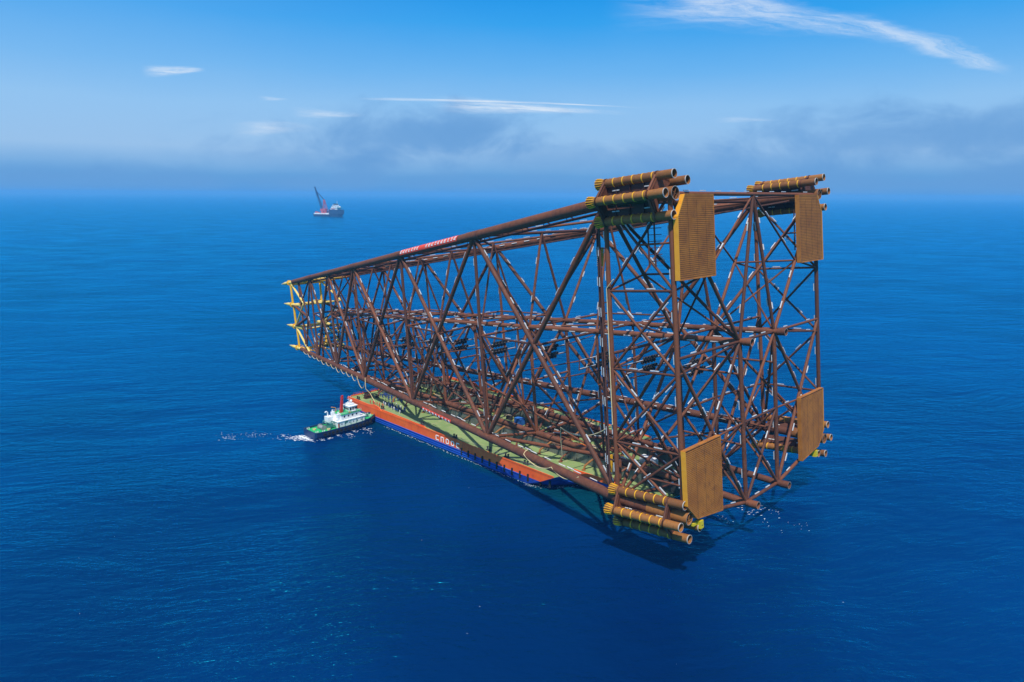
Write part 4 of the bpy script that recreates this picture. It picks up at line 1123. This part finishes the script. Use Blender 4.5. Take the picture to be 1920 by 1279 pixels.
def small_boat():
    P = ray_z(1698, 377.0, 0); t = thing('fishing_boat', 'tiny white boat far away near the hazy horizon at right', 'boat', (P.x, P.y, 0), .8)
    m = MB(); A = [(-28, -5), (18, -5), (30, 0), (18, 5), (-28, 5)]
    m.loft([Vector((x*.9, y*.8, -1)) for x, y in A], [Vector((x, y, 6+(3 if x > 20 else 0))) for x, y in A]); m.build('hull', M['ship_dark'], t, True)
    m = MB(); m.box((-8, 0, 12), (34, 9, 12)); m.box((-12, 0, 20), (14, 7, 6)); m.build('cabin', M['white'], t, True); MB().bar((0, 0, 18), (0, 0, 32), .8, .8).build('mast', M['white'], t, True)
small_boat()

# ------------------------------------------------------------------ foam
def foam():
    rr = random.Random(5); m = MB()
    def fleck(x, y, a, b, ang):
        n = 11; vs = []
        for i in range(n):
            t = 2*math.pi*i/n; r = rr.uniform(.55, 1.1); px, py = a*r*math.cos(t), b*r*math.sin(t)
            vs.append(Vector((x+px*math.cos(ang)-py*math.sin(ang), y+px*math.sin(ang)+py*math.cos(ang), .06+rr.uniform(0, .03))))
        m.add(vs, [tuple(range(n))])
    for cx, cy, n, sp, sz in ((-191, -69.5, 60, 2.2, .8), (-193, -72.5, 60, 2.6, .55), (-198, -76, 34, 3.2, .35), (-209, -84, 26, 4.0, .28), (-217, -96, 34, 3.6, .32), (-214, -89, 16, 3.5, .25),
                              (-182.5, -62, 14, 1.2, .42), (-181, -52, 12, 1.6, .45), (-180.5, -42, 14, 1.8, .5), (-177, -45, 10, 2.2, .35), (-176, -56, 8, 3.0, .3), (-183.2, -57, 18, 1.0, .35), (-183, -48, 18, 1.0, .35), (-183.5, -66, 16, 1.2, .4), (-186, -70, 18, 1.4, .45),
                              (-11, -5, 14, 2.4, .32), (-7, 8, 20, 3.4, .38), (-2, 14, 12, 2.4, .28), (2, 3, 8, 3, .25), (12, 10, 8, 3, .22), (60, -90, 1, 1, .2)):
        for i in range(n):
            fleck(cx+rr.gauss(0, sp), cy+rr.gauss(0, sp*.6), sz*rr.uniform(.4, 1.6), sz*rr.uniform(.18, .5), rr.uniform(.4, 1.4))
    for i in range(12):                            # scattered single whitecaps on the near water
        P = ray_z(rr.uniform(100, 1800), rr.uniform(900, 1270), 0); fleck(P.x, P.y, rr.uniform(.10, .20), rr.uniform(.04, .07), .8)
    for i in range(90):
        X = -178+i*1.12+rr.uniform(-.6, .6); fleck(X, -HW-.7+rr.uniform(-.7, .4), rr.uniform(.2, .8), rr.uniform(.05, .16), rr.uniform(-.15, .15))
    for i in range(60):
        t = rr.random(); fleck(-82+18*t+rr.uniform(-1, 1), -33.4+16*t*t+rr.uniform(-1.6, .4), rr.uniform(.15, .5), rr.uniform(.05, .14), rr.uniform(.3, 1))
    tag(m.build('foam', M['foam']), 'white flecks of foam drifting on the blue water around the tug and barge', 'foam', None, 'stuff')
foam()

# ------------------------------------------------------------------ haze
def haze():
    m = MB(); m.box((-50, 0, 74.5), (290000, 290000, 151))
    mt = bpy.data.materials.new('sea_haze'); mt.use_nodes = True; nt = mt.node_tree; nt.nodes.clear()
    out = nt.nodes.new('ShaderNodeOutputMaterial'); pv = nt.nodes.new('ShaderNodeVolumePrincipled')
    pv.inputs['Color'].default_value = (.19, .56, .93, 1); pv.inputs['Density'].default_value = 0.75e-4; pv.inputs['Anisotropy'].default_value = 0.0
    nt.links.new(pv.outputs[0], out.inputs['Volume'])
    tag(m.build('haze', mt), 'pale blue sea haze over the water', 'haze', None, 'stuff')
haze()
